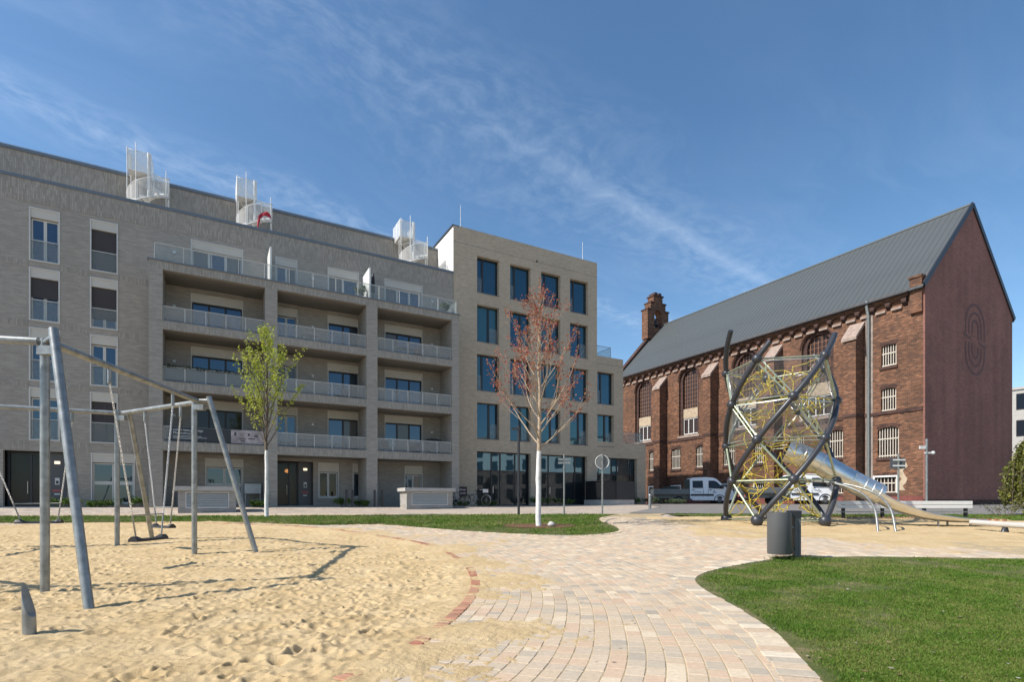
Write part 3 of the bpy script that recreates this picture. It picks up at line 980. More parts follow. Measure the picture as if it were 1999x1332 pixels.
def apt_window(x0, x1, z0, z1, typ, row, k):
    """a window with pale surround, roller-shutter box, leaves and panes"""
    y = C0
    mb = MB(OA)
    frame_rect(mb, x0, x1, z0, z1, y - .03, y + .10, .055)
    w_ = mb.build('window', M_frame, apt)
    sb = .42 if typ != 'S' else .5
    mb = MB(OA); mb.box(x0 + .055, x1 - .055, y + .01, y + .16, z1 - .055 - sb, z1 - .055); mb.build('shutter_box', M_cream, w_)
    top = z1 - .055 - sb - .03
    a, b, c = x0 + .06, x1 - .06, z0 + .06
    n_ = {'A': 2, 'B': 2, 'F': 2, 'S': 2, 'D2': 2, 'D2w': 2, 'D3': 3}[typ]
    pale = typ in 'ABFS' or row == 0 or (typ in ('D2',))
    fm = M_frame if pale else M_black
    cw = (b - a) / n_
    mb = MB(OA)
    for i in range(n_):
        fx0, fx1 = a + i * cw, a + (i + 1) * cw - .004
        frame_rect(mb, fx0, fx1, c, top, y + .13 + (.02 if (n_ == 3 and i == 1) else 0), y + .20, .06 if pale else .05)
    mb.build('sash', fm, w_)
    gm = M_glass_apt if (row in (0, 1, 2, 3) and typ in 'AB') else M_glass_apt if rnd.random() < .6 else M_glass_dk
    for i in range(n_):
        mb = MB(OA); fx0, fx1 = a + i * cw + .05, a + (i + 1) * cw - .055
        mb.quad((fx0, y + .17, c + .05), (fx1, y + .17, c + .05), (fx1, y + .17, top - .05), (fx0, y + .17, top - .05))
        mb.build('pane', M_glass_cur if (typ not in 'AB' and rnd.random() < .22) else gm, w_)
    blind = {('A', 1): .46, ('B', 0): 1.0, ('B', 1): .78, ('B', 3): 1.0}.get((typ, row), 0) if k < 3 else 0
    if blind:
        mb = MB(OA); zb = top - (top - c) * blind
        nn = max(2, int((top - zb) / .055))
        for i in range(nn):
            za = zb + (top - zb) * i / nn
            mb.box(a, b, y + .085, y + .105, za + .003, za + (top - zb) / nn - .003)
        mb.build('roller_blind', M_blind, w_)
    if typ in 'AB':
        mb = MB(OA); mb.box(x0 + .05, x1 - .05, y + .035, y + .055, z0 + .05, z0 + 1.02); mb.build('guard_glass', M_railglass, w_)
        mb = MB(OA); mb.box(x0 + .05, x1 - .05, y + .025, y + .065, z0 + 1.02, z0 + 1.05); mb.build('guard_rail', M_frame, w_)
    if typ == 'F':
        mb = MB(OA)
        for i in range(n_): mb.box(a + i * cw + .06, a + (i + 1) * cw - .07, y + .15, y + .19, c + .95, c + 1.12)
        mb.build('mid_rail', M_frame, w_)


cnt = {}
for x0, x1, z0, z1, typ, row in wins:
    apt_window(x0, x1, z0, z1, typ, row, 0 if x0 > -9 else 5)

# entrances
def entrance(x0, x1, z1, panel, lamps):
    mb = MB(OA); y = C0 + .55
    mb.box(x0, x1, C0, y + .3, .3, .86)
    mb.build('doorstep', M_concrete, apt)
    mb = MB(OA)
    frame_rect(mb, x0 + .02, panel, .86, z1 - .04, y, y + .08, .09)
    mid = x0 + (panel - x0) * .62
    mb.box(mid - .045, mid + .045, y, y + .08, .95, z1 - .13)
    dr = mb.build('door', M_dkmetal, apt)
    for a, b in ((x0 + .11, mid - .05), (mid + .05, panel - .1)):
        mb = MB(OA); mb.quad((a, y + .04, .95), (b, y + .04, .95), (b, y + .04, z1 - .13), (a, y + .04, z1 - .13)); mb.build('pane', M_glass_shop, dr)
    mb = MB(OA); mb.tube([(mid - .12, y - .05, 1.5), (mid - .12, y - .05, 2.1)], .015, 6); mb.build('handle', M_steel, dr)
    mb = MB(OA); mb.box(panel, x1 - .01, y - .12, y + .1, .86, z1 - .02); pn = mb.build('entrance_panel', M_anthr, apt)
    cx = (panel + x1) / 2
    mb = MB(OA); mb.box(cx - .11, cx + .11, y - .15, y - .122, 2.98, 3.12); mb.build('number_lamp', emit_mat('number_lamp_glass' + str(int(x0)), (1.0, .82, .6), .8), pn)
    mb = MB(OA); mb.box(cx - .09, cx + .09, y - .14, y - .122, 1.95, 2.28); ip = mb.build('intercom', M_light, pn)
    mb = MB(OA); mb.box(cx - .05, cx + .05, y - .148, y - .142, 2.0, 2.14); mb.build('intercom_screen', M_black, ip)
    mb = MB(OA); mb.box(cx - .19, cx + .17, y - .14, y - .122, 1.60, 1.70); mb.build('red_plate', M_redsign, pn)
    mb = MB(OA); mb.box(cx - .12, cx + .10, y - .14, y - .122, 1.44, 1.51); mb.build('name_plate', M_light, pn)
    mb = MB(OA); mb.box(x0, x1, y + 1.6, y + 1.7, .86, z1); mb.build('lobby_wall', plain('lobby_wall' + str(int(x0)), (.20, .13, .08), .8), apt)
    if lamps:
        for (lx_, lz_, lr) in ((x0 + .50, 2.86, .15), (x0 + .78, 2.95, .21), (x0 + .62, 2.66, .15), (x0 + .94, 2.70, .15)):
            mb = MB(OA); mb.sphere((lx_, y + .5, lz_), lr, 14, 8, .8); mb.tube([(lx_, y + .5, lz_), (lx_, y + .5, z1)], .008, 5)
            mb.build('globe_lamp', M_orange, apt)


entrance(3.1, 5.23, 3.49, 4.45, True)
entrance(-8.75, -6.35, 3.56, -7.3, False)

# ---- balcony frame in front of the wall
FIN = [(-2.81, -2.23), (2.44, 3.05), (7.9, 8.55), (13.34, 13.84)]
BAND = [(3.68, 4.13), (6.72, 7.15), (9.75, 10.17), (12.72, 13.13)]
for a, b in FIN:
    mb = MB(OA); mb.box(a, b, C1, C0 - .005, .2, 12.72); mb.build('pier', M_aptbrick, apt)
for k, (a, b) in enumerate(BAND):
    if k < 3:
        for (f0, f1), (g0, g1) in zip(FIN[:-1], FIN[1:]):
            mb = MB(OA); mb.box(f1, g0, C1 + .004, C1 + .25, a, b); mb.build('balcony_front', M_aptsold, apt)
            mb = MB(OA); mb.box(f1, g0, C1 + .25, C0 - .005, a + .012, a + .26); mb.build('balcony_slab', M_soffit, apt)
            mb = MB(OA); mb.box(f1 + .003, g0 - .003, C1 - .01, C1 + .27, b, b + .03); mb.build('edge_cap', M_zinc, apt)
    else:
        mb = MB(OA); mb.box(FIN[0][0], FIN[-1][1], C1, C1 + .3, a, b); mb.build('balcony_front', M_aptsold, apt)
        mb = MB(OA); mb.box(FIN[0][0] + .01, FIN[-1][1] - .01, C1 + .3, C0 - .005, a + .002, a + .28); mb.build('balcony_slab', M_soffit, apt)
        mb = MB(OA); mb.box(FIN[0][0] - .06, FIN[-1][1] + .06, C1 - .05, C1 + .33, b, b + .06); mb.build('edge_cap', M_zinc, apt)


def railing(x0, x1, z0, z1, y, n_, pm, post=.045):
    mb = MB(OA)
    mb.box(x0, x1, y - .02, y + .02, z1 - .03, z1)
    rl = mb.build('railing', M_frame, apt)
    st = (x1 - x0) / n_
    for i in range(n_ + 1):
        mb = MB(OA); xx = min(max(x0 + i * st, x0 + post / 2), x1 - post / 2)
        mb.box(xx - post / 2, xx + post / 2, y + .005, y + .05, z0, z1 - .03); mb.build('railing_post', M_frame, rl)
    for i in range(n_):
        mb = MB(OA); mb.box(x0 + i * st + .03, x0 + (i + 1) * st - .03, y - .012, y + .002, z0 + .05, z1 - .035); mb.build('railing_panel', pm, rl)


M_railgrey = clear_mat('grey_privacy_mesh', (.22, .24, .235), .72, .6)
for k in range(3):
    for i, ((f0, f1), (g0, g1)) in enumerate(zip(FIN[:-1], FIN[1:])):
        railing(f1 + .02, g0 - .02, BAND[k][1] + .035, BAND[k][1] + .78, C1 + .10, (5, 5, 5)[i], M_railgrey if (i == 0 and k == 1) else M_railpan)
railing(-2.6, 13.7, 13.2, 14.06, C1 + .12, 13, M_railglass, .03)
mb = MB(OA); mb.box(-2.62, -2.585, C1 + .16, C0, 13.2, 14.06); mb.build('side_rail_panel', M_railpan, apt)
mb = MB(OA); mb.box(13.71, 13.745, C1 + .16, C0, 13.2, 14.06); mb.build('side_rail_panel', M_railglass, apt)
for x in (2.7, 8.15):
    mb = MB(OA); mb.prism([(C1 + .35, 13.05), (C0, 13.05), (C0, 15.15), (C1 + .35, 15.15)], lambda a, b, t: (t, a, b), x, x + .09)
    mb.build('terrace_screen', M_white, apt)
for k, z in enumerate((14.9, 12.0, 9.05, 6.15)):
    for x in (-1.85, 5.2, 12.75):
        mb = MB(OA); mb.box(x - .07, x + .07, C0 - .09, C0, z - .4 - .08, z - .4 + .06); mb.build('wall_lamp', M_light, apt)

# ---- banner on the lowest left balcony
bn = bldg('banner', 'dark advertising banner with pale lettering and a picture on the lowest balcony railing', 'banner', (-1.9, C1 + .05, 4.2))
OB = (-1.9, C1 + .05, 4.2)
mb = MB(OB); mb.box(-1.95, .80, C1 + .055, C1 + .065, 4.20, 4.90); mb.build('cloth', M_banner, bn)
mb = MB(OB)
mb.box(.80, 2.38, C1 + .055, C1 + .065, 4.20, 4.90); pc = mb.build('picture', M_bannerp, bn)
mb = MB(OB)
for (a, b, c, d) in ((.95, 1.05, 4.6, 4.78), (1.2, 1.5, 4.42, 4.47), (1.62, 1.95, 4.44, 4.49), (1.25, 1.48, 4.30, 4.36), (1.6, 1.7, 4.62, 4.75), (1.9, 2.1, 4.58, 4.66)):
    mb.box(a, b, C1 + .049, C1 + .054, c, d)
mb.build('picture_detail', M_vangrey, pc)


def text(body, size, loc, parent, mat, name='lettering'):
    cu = bpy.data.curves.new(name, 'FONT'); cu.body = body; cu.size = size; cu.extrude = .002
    o = bpy.data.objects.new(name, cu); COL.objects.link(o)
    dg = bpy.context.evaluated_depsgraph_get()
    me = bpy.data.meshes.new_from_object(o.evaluated_get(dg))
    bpy.data.objects.remove(o)
    me.materials.clear(); me.materials.append(mat)
    me.transform(Matrix.Rotation(R(90), 4, 'X'))
    r_ = bpy.data.objects.new(name, me); COL.objects.link(r_); r_.parent = parent; r_.location = loc
    return r_


text('sofort bezugsfertige', .165, (.10, -.001, .50), bn, M_text)
text('Mietwohnungen', .165, (.10, -.001, .34), bn, M_text)
mb = MB(OB)
for z, l in ((4.44, 1.25), (4.37, 1.5), (4.30, 1.1)): mb.box(-1.8, -1.8 + l, C1 + .049, C1 + .054, z, z + .018)
mb.build('small_print', M_text, bn)

# ---- letter boxes by the entrance
lb = bldg('letter_boxes', 'pale block of letter boxes on thin legs left of the entrance', 'letter box', (1.75, C0 - .5, .8))
OL = (1.75, C0 - .5, .8)
mb = MB(OL)
for x in (1.55, 2.3): mb.box(x - .02, x + .02, C0 - .52, C0 - .48, .7, 2.1)
mb.build('leg', M_frame, lb)
mb = MB(OL); mb.box(1.5, 2.35, C0 - .6, C0 - .3, 1.55, 2.1); mb.build('case', M_frame, lb)
for i in range(5):
    for j in range(4):
        mb = MB(OL); mb.box(1.53 + i * .165, 1.53 + i * .165 + .145, C0 - .615, C0 - .60, 1.58 + j * .13, 1.58 + j * .13 + .115); mb.build('flap', M_light, lb)

# ---- spiral stairs on the roof terrace
def spiral(s0, d0, label, cloth=False, turn=0.0):
    z0, z1 = 15.95, 19.3
    off = (s0, d0, z0)
    rt = bldg('spiral_staircase', label, 'staircase', off)
    rt['group'] = 'white spiral stairs on the roof'
    mb = MB(off); mb.tube([(s0, d0, z0), (s0, d0, z1 + 1.1)], .06, 10); mb.build('centre_pole', M_white, rt)
    n_ = 19; Rr = .98; A0 = R(60) + turn; sweep = R(450)
    pts = []
    for i in range(n_):
        a0 = A0 + sweep * i / n_; a1 = A0 + sweep * (i + 1.12) / n_; z = z0 + (z1 - z0) * (i + 1) / n_
        mb = MB(off)
        poly = [(s0 + .05 * math.cos(a0), d0 + .05 * math.sin(a0)), (s0 + Rr * math.cos(a0), d0 + Rr * math.sin(a0)),
                (s0 + Rr * math.cos((a0 + a1) / 2), d0 + Rr * math.sin((a0 + a1) / 2)), (s0 + Rr * math.cos(a1), d0 + Rr * math.sin(a1)), (s0 + .05 * math.cos(a1), d0 + .05 * math.sin(a1))]
        mb.prism(poly, lambda a, b, t: (a, b, t), z - .045, z)
        mb.build('tread', M_white, rt)
    m_ = 60
    lo = []; hi = []
    for i in range(m_ + 1):
        a = A0 + sweep * (i + .6) / m_; z = z0 + (z1 - z0) * i / m_
        lo.append((s0 + Rr * math.cos(a), d0 + Rr * math.sin(a), z + .02)); hi.append((s0 + Rr * math.cos(a), d0 + Rr * math.sin(a), z + 1.06))
    mb = MB(off)
    mb.add(lo + hi, [(i, i + 1, m_ + 2 + i, m_ + 1 + i) for i in range(m_)], True)
    bal = mb.build('balustrade', M_meshwhite, rt)
    mb = MB(off); mb.tube(hi, .022, 6); mb.build('handrail', M_white, bal)
    mb = MB(off); mb.tube([(p[0], p[1], p[2] - .02) for p in lo], .03, 6); mb.build('stringer', M_white, bal)
    for i in range(0, m_ + 1, 6):
        mb = MB(off); mb.tube([lo[i], hi[i]], .018, 6); mb.build('baluster', M_white, bal)
    for a in (150, 195, 240, 330):
        p = (s0 + Rr * math.cos(R(a)), d0 + Rr * math.sin(R(a)))
        mb = MB(off); mb.tube([(p[0], p[1], z0), (p[0], p[1], z1 + (1.05 if a < 250 else .1))], .022, 6); mb.build('cage_post', M_white, rt)
    # landing bridging to the upper roof
    a1 = A0 + sweep
    x0, x1 = s0 - .95, s0 + .1
    mb = MB(off); mb.box(x0, x1, d0, d0 + 1.5, z1 - .05, z1); mb.build('landing', M_white, rt)
    mb = MB(off)
    mb.box(x0 - .012, x0, d0, d0 + 1.5, z1, z1 + 1.05); mb.box(x0 + .02, x1 - .02, d0 - .012, d0, z1 + .02, z1 + 1.05); mb.box(x1, x1 + .012, d0 + .05, d0 + 1.5, z1, z1 + 1.05)
    cg = mb.build('landing_guard', M_meshwhite, rt)
    for p in ((x0, d0), (x1, d0), (x0, d0 + 1.5), (x1, d0 + 1.5), (x0, d0 + .75)):
        mb = MB(off); mb.tube([(p[0], p[1], z1 - .05), (p[0], p[1], z1 + 1.1)], .028, 6); mb.build('guard_post', M_white, cg)
    mb = MB(off); mb.tube([(x0, d0 + 1.5, z1 + 1.07), (x0, d0, z1 + 1.07), (x1, d0, z1 + 1.07), (x1, d0 + 1.5, z1 + 1.07)], .024, 6); mb.build('guard_rail', M_white, cg)
    mb = MB(off); mb.tube([(s0 + .92, d0 + .1, z0), (s0 + .92, d0 + .1, z1 - 1.2)], .05, 8); mb.build('support_post', M_white, rt)
    return rt


spiral(-3.15, C0 + 1.7, 'white spiral roof staircase farthest left')
spiral(2.15, C0 + 1.7, 'white spiral roof staircase with a red cloth hung on it')
spiral(12.05, C0 + 1.7, 'white spiral roof staircase beside the white side wall of the taller building')
off = (2.6, C0 + .70, 17.0)
rc = bldg('red_cloth', 'red cloth hung on the balustrade of the middle spiral staircase', 'cloth', off)
mb = MB(off)
g = []
arc_ = spline([(2.22, 17.15), (2.30, 17.75), (2.52, 18.14), (2.80, 18.18), (2.98, 17.95)], per=4)
for i, (a, z) in enumerate(arc_):
    for j in range(5):
        g.append((a + .03 * math.sin(j * 1.7 + i), C0 + .66 + .05 * math.sin(i * .9 + j), z - j * (.085 - .03 * abs(i / (len(arc_) - 1) - .3)) * (1.6 if i < 6 else .8)))
mb.add(g, [(i * 5 + j, (i + 1) * 5 + j, (i + 1) * 5 + j + 1, i * 5 + j + 1) for i in range(len(arc_) - 1) for j in range(4)], True)
mb.build('cloth_sheet', M_red, rc)

# ------------------------------------------------------------------ office building
OO = (20.0, C0, .3)
off_b = bldg('office_building', 'taller beige brick office block with deep dark square windows, right of the apartments', 'building', OO)
CO = C0 + .006
COLS4 = [(16.11, 17.85), (18.75, 20.47), (21.39, 23.12), (24.02, 25.74)]
C5 = (26.66, 28.32)
ROWS = [(15.79, 18.33), (12.35, 14.93), (8.92, 11.47), (5.53, 8.07)]
GF = [(16.1, 20.48), (21.41, 25.66), (26.62, 30.80)]
ow = [(a, b, c, d, r_) for (a, b) in COLS4 for r_, (c, d) in enumerate(ROWS)] + [(C5[0], C5[1], c, d, r_ + 2) for r_, (c, d) in enumerate(ROWS[2:])]
gw = [(a, b, .8, 4.64) for a, b in GF]
mb = MB(OO)
OFF_L, OFF_R = 14.33, 26.62
wall(mb, OFF_L, OFF_R, .3, 20.02, CO, [h[:4] for h in ow if h[1] < 26] + [g for g in gw if g[1] < 26.62], .3)
mb.box(OFF_L + .4, OFF_R, CO + .5, CO + 13, 12.8, 19.8)
mb.quad((OFF_R, CO, 12.8), (OFF_R, CO + 13, 12.8), (OFF_R, CO + 13, 20.02), (OFF_R, CO, 20.02))
wall(mb, OFF_R, 29.3, 5.9, 12.72, CO, [(C5[0], C5[1], c, d) for c, d in ROWS[2:]], .3)
mb.quad((29.3, CO, 5.9), (29.3, CO + 13, 5.9), (29.3, CO + 13, 12.72), (29.3, CO, 12.72))
wall(mb, OFF_R, 31.75, .3, 5.9, CO, [gw[2]], .3)
mb.quad((31.75, CO, .3), (31.75, CO + 13, .3), (31.75, CO + 13, 5.9), (31.75, CO, 5.9))
mb.quad((29.3, CO, 5.9), (31.75, CO, 5.9), (31.75, CO + 13, 5.9), (29.3, CO + 13, 5.9))
mb.quad((OFF_R, CO, 12.72), (29.3, CO, 12.72), (29.3, CO + 13, 12.72), (OFF_R, CO + 13, 12.72))
mb.build('wall', M_offbrick, off_b)
mb = MB(OO); mb.box(OFF_L + .004, OFF_L + .4, CO + .05, CO + 13, 15.9, 19.98); mb.build('white_side_wall', M_whitewall, off_b)
mb = MB(OO); mb.box(OFF_L - .06, OFF_L + .45, CO + .05, CO + 13.05, 19.98, 20.10); mb.build('dark_verge', M_dkmetal, off_b)
mb = MB(OO); mb.box(OFF_L + .45, OFF_R - .01, CO + .01, CO + .5, 20.02, 20.07); mb.build('parapet_cap', M_offbrick, off_b)
for a, b, z in ((OFF_L + .01, OFF_R - .01, 18.92), ):
    mb = MB(OO); mb.box(a, b, CO - .008, CO + .03, z, z + .025); mb.build('shadow_joint', M_soffit, off_b)
mb = MB(OO); mb.box(OFF_R + .01, 29.29, CO - .008, CO + .03, 12.1, 12.125); mb.build('shadow_joint', M_soffit, off_b)
mb = MB(OO); mb.tube([(21.0, CO - .05, 18.98), (21.0, CO + .05, 18.98)], .07, 8); mb.build('overflow_spout', M_black, off_b)
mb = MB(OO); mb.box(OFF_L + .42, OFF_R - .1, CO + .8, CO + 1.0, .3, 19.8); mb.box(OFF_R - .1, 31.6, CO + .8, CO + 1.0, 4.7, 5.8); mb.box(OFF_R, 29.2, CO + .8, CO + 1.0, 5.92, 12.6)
mb.build('light_stop', M_black, off_b)  # unseen black slabs added to keep light from leaking through
MUL = [.30, .60, .30, .58]
for a, b, c, d, r_ in ow:
    y = CO + .30
    mb = MB(OO); frame_rect(mb, a, b, c, d, y, y + .07, .055)
    mx = a + (b - a) * MUL[r_] + (rnd.random() - .5) * .1
    mb.box(mx - .075, mx + .075, y - .01, y + .08, c + .055, d - .055)
    wn = mb.build('window', M_black, off_b)
    for p0, p1 in ((a + .055, mx - .075), (mx + .075, b - .055)):
        t1, t2 = (rnd.random() - .5) * .012, (rnd.random() - .5) * .012
        mb = MB(OO); mb.quad((p0, y + .035 + t1, c + .05), (p1, y + .035 - t1, c + .05), (p1, y + .035 - t1 + t2, d - .05), (p0, y + .035 + t1 + t2, d - .05)); mb.build('pane', M_glass_off2 if rnd.random() < .25 else M_glass_off, wn)
    nar = (a + .055, mx - .075) if MUL[r_] < .5 else (mx + .075, b - .055)
    mb = MB(OO); mb.box(nar[0], nar[1], y - .06, y - .045, c + .05, c + 1.1); mb.build('guard_glass', M_railglass, wn)
    mb = MB(OO); mb.box(a - .02, b + .02, CO - .02, CO + .28, c - .05, c - .005); mb.build('sill', M_soffit, wn)
for i, (a, b, c, d) in enumerate(gw):
    y = CO + .35
    mb = MB(OO); frame_rect(mb, a, b, c, d, y, y + .08, .07)
    ms = [a + (b - a) * f for f in ((.30, .46, .74) if i == 0 else (.2, .55, .78) if i == 1 else (.42, .55, .9))]
    for m_ in ms: mb.box(m_ - .05, m_ + .05, y, y + .09, c + .07, d - .07)
    mb.box(a + .07, b - .07, y + .01, y + .07, 3.28, 3.36)
    wn = mb.build('shop_window', M_black, off_b)
    ee = [a + .07] + ms + [b - .07]
    for p0, p1 in zip(ee[:-1], ee[1:]):
        for z0_, z1_ in ((c + .07, 3.28), (3.36, d - .07)):
            mb = MB(OO); mb.quad((p0 + .04, y + .04, z0_), (p1 - .04, y + .04, z0_), (p1 - .04, y + .04, z1_), (p0 + .04, y + .04, z1_)); mb.build('pane', M_glass_off if z0_ > 3 else M_glass_shop, wn)
    mb = MB(OO); mb.box(ms[0] + .08, ms[0] + .11, y - .08, y - .02, 1.7, 2.2); mb.build('door_handle', M_steel, wn)
    # furniture-dark interior
    mb = MB(OO); mb.box(a - .3, b + .3, y + 2.5, y + 2.6, .7, 4.7); mb.box(a - .3, b + .3, y + .3, y + 2.5, .7, .82); mb.build('shop_interior', M_anthr, off_b)
for (x, y, h) in ((15.2, CO + .8, 2.0), (25.8, CO + .8, 1.9)):
    mb = MB(OO); mb.tube([(x, y, 20.0), (x, y, 20.0 + h)], [.022, .012], 6); mb.build('lightning_rod', M_white, off_b)
# glass guards on the two lower roofs
for (x0, x1, y0, z0) in ((26.75, 28.4, CO + .5, 12.72), (29.35, 31.6, CO + .25, 5.9)):
    mb = MB(OO); mb.box(x0, x1, y0, y0 + .015, z0 + .05, z0 + .95); mb.box(x1 - .015, x1, y0 + .02, y0 + 3, z0 + .05, z0 + .95)
    gd = mb.build('roof_guard_glass', M_railglass, off_b)
    mb = MB(OO); mb.tube([(x0, y0, z0 + .97), (x1, y0, z0 + .97), (x1, y0 + 3, z0 + .97)], .02, 6); mb.tube([(x1, y0, z0), (x1, y0, z0 + .97)], .02, 6); mb.build('guard_rail', M_galv, gd)
mb = MB(OO); mb.box(29.34, 29.5, CO + .3, CO + 3.0, 5.92, 9.8); mb.build('terrace_door_frame', M_black, off_b)

# ---- ventilation boxes in front of the buildings
def vent_box(s0, s1, d0, label, h=1.28):
    x, y, _ = loc2w((s0 + s1) / 2, d0, 0)
    z0 = G(x, y) - .06
    off = ((s0 + s1) / 2, d0, z0)
    rt = bldg('ventilation_box', label, 'vent box', off)
    rt['group'] = 'brick ventilation boxes by the path'
    mb = MB(off); wall(mb, s0, s1, z0, z0 + h - .2, d0, [(s0 + .3, s1 - .3, z0 + .25, z0 + h - .28)], .1)
    mb.quad((s0, d0, z0), (s0, d0, z0 + h - .2), (s0, d0 + 1.3, z0 + h - .2), (s0, d0 + 1.3, z0)); mb.quad((s1, d0, z0), (s1, d0 + 1.3, z0), (s1, d0 + 1.3, z0 + h - .2), (s1, d0, z0 + h - .2))
    mb.build('wall', M_boxbrick, rt)
    mb = MB(off); mb.box(s0 - .14, s1 + .14, d0 - .14, d0 + 1.45, z0 + h - .2, z0 + h); mb.build('lid', M_concrete, rt)
    mb = MB(off); frame_rect(mb, s0 + .3, s1 - .3, z0 + .25, z0 + h - .28, d0 - .01, d0 + .05, .035); gr_ = mb.build('grille_frame', M_louvre, rt)
    mb = MB(off); mb.quad((s0 + .3, d0 + .1, z0 + .25), (s1 - .3, d0 + .1, z0 + .25), (s1 - .3, d0 + .1, z0 + h - .28), (s0 + .3, d0 + .1, z0 + h - .28)); mb.build('grille_back', M_black, rt)
    n_ = 8
    for i in range(n_):
        za = z0 + .29 + (h - .62) * i / n_
        mb = MB(off); mb.add([(s0 + .335, d0 + .0, za), (s1 - .335, d0 + .0, za), (s1 - .335, d0 + .07, za + .06), (s0 + .335, d0 + .07, za + .06), (s0 + .335, d0 + .0, za + .012), (s1 - .335, d0 + .0, za + .012), (s1 - .335, d0 + .07, za + .072), (s0 + .335, d0 + .07, za + .072)],
                             [(0, 3, 2, 1), (4, 5, 6, 7), (0, 1, 5, 4), (1, 2, 6, 5), (2, 3, 7, 6), (3, 0, 4, 7)])
        mb.build('slat', M_louvre, gr_)
    return rt


vent_box(-1.45, .95, 29.3, 'brick ventilation box with white louvres left of the apartment entrance')
vent_box(9.55, 12.35, 29.5, 'brick ventilation box with white louvres beside the parked bicycles', 1.25)

# ------------------------------------------------------------------ old brick church
CU, D0, D1 = 42.65, 18.61, 50.4
SR, SRID = 56.6, 49.6
EAVE, RIDGE = 16.05, 23.2
OC = (CU, D0, .6)
church = bldg('church', 'old red brick church with grey metal roof, buttresses and round-arched windows', 'church', OC)


def outline(c, hw, z0, zs, rise, n_=12):
    """opening outline in (along, z): sill, jambs, arch"""
    pts = [(c - hw, z0), (c + hw, z0)]
    for i in range(n_ + 1):
        a = math.pi * i / n_
        pts.append((c + hw * math.cos(a), zs + rise * math.sin(a)))
    return pts


def side(mb_, dep):
    return lambda a, z, e=0: (CU + dep + e, a, z)


def wall_side(mb, a0, a1, z0, z1, ops, depth):
    """long side facing the street: openings with arched heads"""
    hl = [(c - hw, c + hw, z_0, zs + ri) for c, hw, z_0, zs, ri in ops]
    xs_ = sorted(set([a0, a1] + [h[0] for h in hl] + [h[1] for h in hl])); zs_ = sorted(set([z0, z1] + [h[2] for h in hl] + [h[3] for h in hl]))
    for a, b in zip(xs_[:-1], xs_[1:]):
        for c, d in zip(zs_[:-1], zs_[1:]):
            if any(h[0] < (a + b) / 2 < h[1] and h[2] < (c + d) / 2 < h[3] for h in hl): continue
            mb.quad((CU, b, c), (CU, a, c), (CU, a, d), (CU, b, d))
    for c, hw, z_0, zs, ri in ops:
        o = outline(c, hw, z_0, zs, ri)
        top = zs + ri
        arc = o[2:]
        for p, q in zip(arc[:-1], arc[1:]):
            mb.quad((CU, p[0], p[1]), (CU, p[0], top), (CU, q[0], top), (CU, q[0], q[1]))
        n_ = len(o)
        for i in range(n_):
            p, q = o[i], o[(i + 1) % n_]
            mb.quad((CU, p[0], p[1]), (CU, q[0], q[1]), (CU + depth, q[0], q[1]), (CU + depth, p[0], p[1]))


ARCH = [46.2, 39.5, 32.8, 26.05]
LOWW = [47.9, 44.6, 41.25, 37.9, 34.55, 31.2, 27.85, 24.5]
ops = [(c, 1.32, 7.95, 13.68, 1.32) for c in ARCH] + [(c, .66, 4.5, 6.48, .22) for c in LOWW]
ops += [(20.78, .50, 10.9, 12.42, .02), (20.8, .50, 7.65, 9.2, .12), (20.82, .70, 4.3, 6.3, .2), (21.0, .72, 1.72, 2.86, .02)]
ops += [(c, .6, 1.72, 2.7, .02) for c in LOWW]
mb = MB(OC)
wall_side(mb, D0, D1, .4, EAVE, ops, .28)
mb.quad((SR, D0, .4), (SR, D1, .4), (SR, D1, EAVE), (SR, D0, EAVE))
mb.add([(CU, D1, .4), (SR, D1, .4), (SR, D1, EAVE), (SRID, D1, RIDGE), (CU, D1, EAVE)], [(0, 1, 2, 3, 4)])
mb.build('brick_wall', M_chbrick, church)
mb = MB(OC)
mb.prism([(CU - .05, .4), (SR + .1, .4), (SR + .1, EAVE + .2), (SRID, RIDGE + .05), (CU - .05, EAVE + .25)], lambda a, b, t: (a, t, b), D0 - .12, D0 + .0)
gable = mb.build('gable_wall', M_gable, church)
mb = MB(OC); mb.box(CU - .08, SR + .1, D0 - .16, D0 - .02, .4, 1.25); mb.build('gable_plinth', M_chdark, church)
# sign on the gable: two nested open loops and a word
LC, LZ0, LZ1 = 50.1, 10.7, 15.9
for hw, ins_ in ((1.55, 0), (1.02, .62), (.5, 1.2)):
    for up in (1, 0):
        mb = MB(OC); pts = []
        zt = (LZ1 - ins_ - hw) if up else (LZ0 + ins_ + hw)
        zm = 13.62 if up else 13.0
        arc = [(LC + hw * math.cos(a), zt + (1 if up else -1) * hw * 1.0 * math.sin(a)) for a in np.linspace(0, math.pi, 15)]
        pl = [(LC + hw, zm - .25)] + arc + [(LC - hw, zm)]
        t_ = .09
        for p, q in zip(pl[:-1], pl[1:]):
            d_ = Vector((q[0] - p[0], q[1] - p[1])).normalized(); n_ = Vector((-d_.y, d_.x)) * t_
            mb.add([(p[0] + n_.x, D0 - .135, p[1] + n_.y), (q[0] + n_.x, D0 - .135, q[1] + n_.y), (q[0] - n_.x, D0 - .135, q[1] - n_.y), (p[0] - n_.x, D0 - .135, p[1] - n_.y)], [(0, 1, 2, 3)])
        mb.build('sign_loop', M_logo, gable)
for a, b, z in ((LC - 1.9, LC - .7, 13.45), (LC + .55, LC + 1.75, 13.05)):
    mb = MB(OC); mb.add([(a, D0 - .137, z), (b, D0 - .137, z - .28), (b, D0 - .137, z - .1), (a, D0 - .137, z + .18)], [(0, 1, 2, 3)]); mb.build('sign_bar', M_logo, gable)
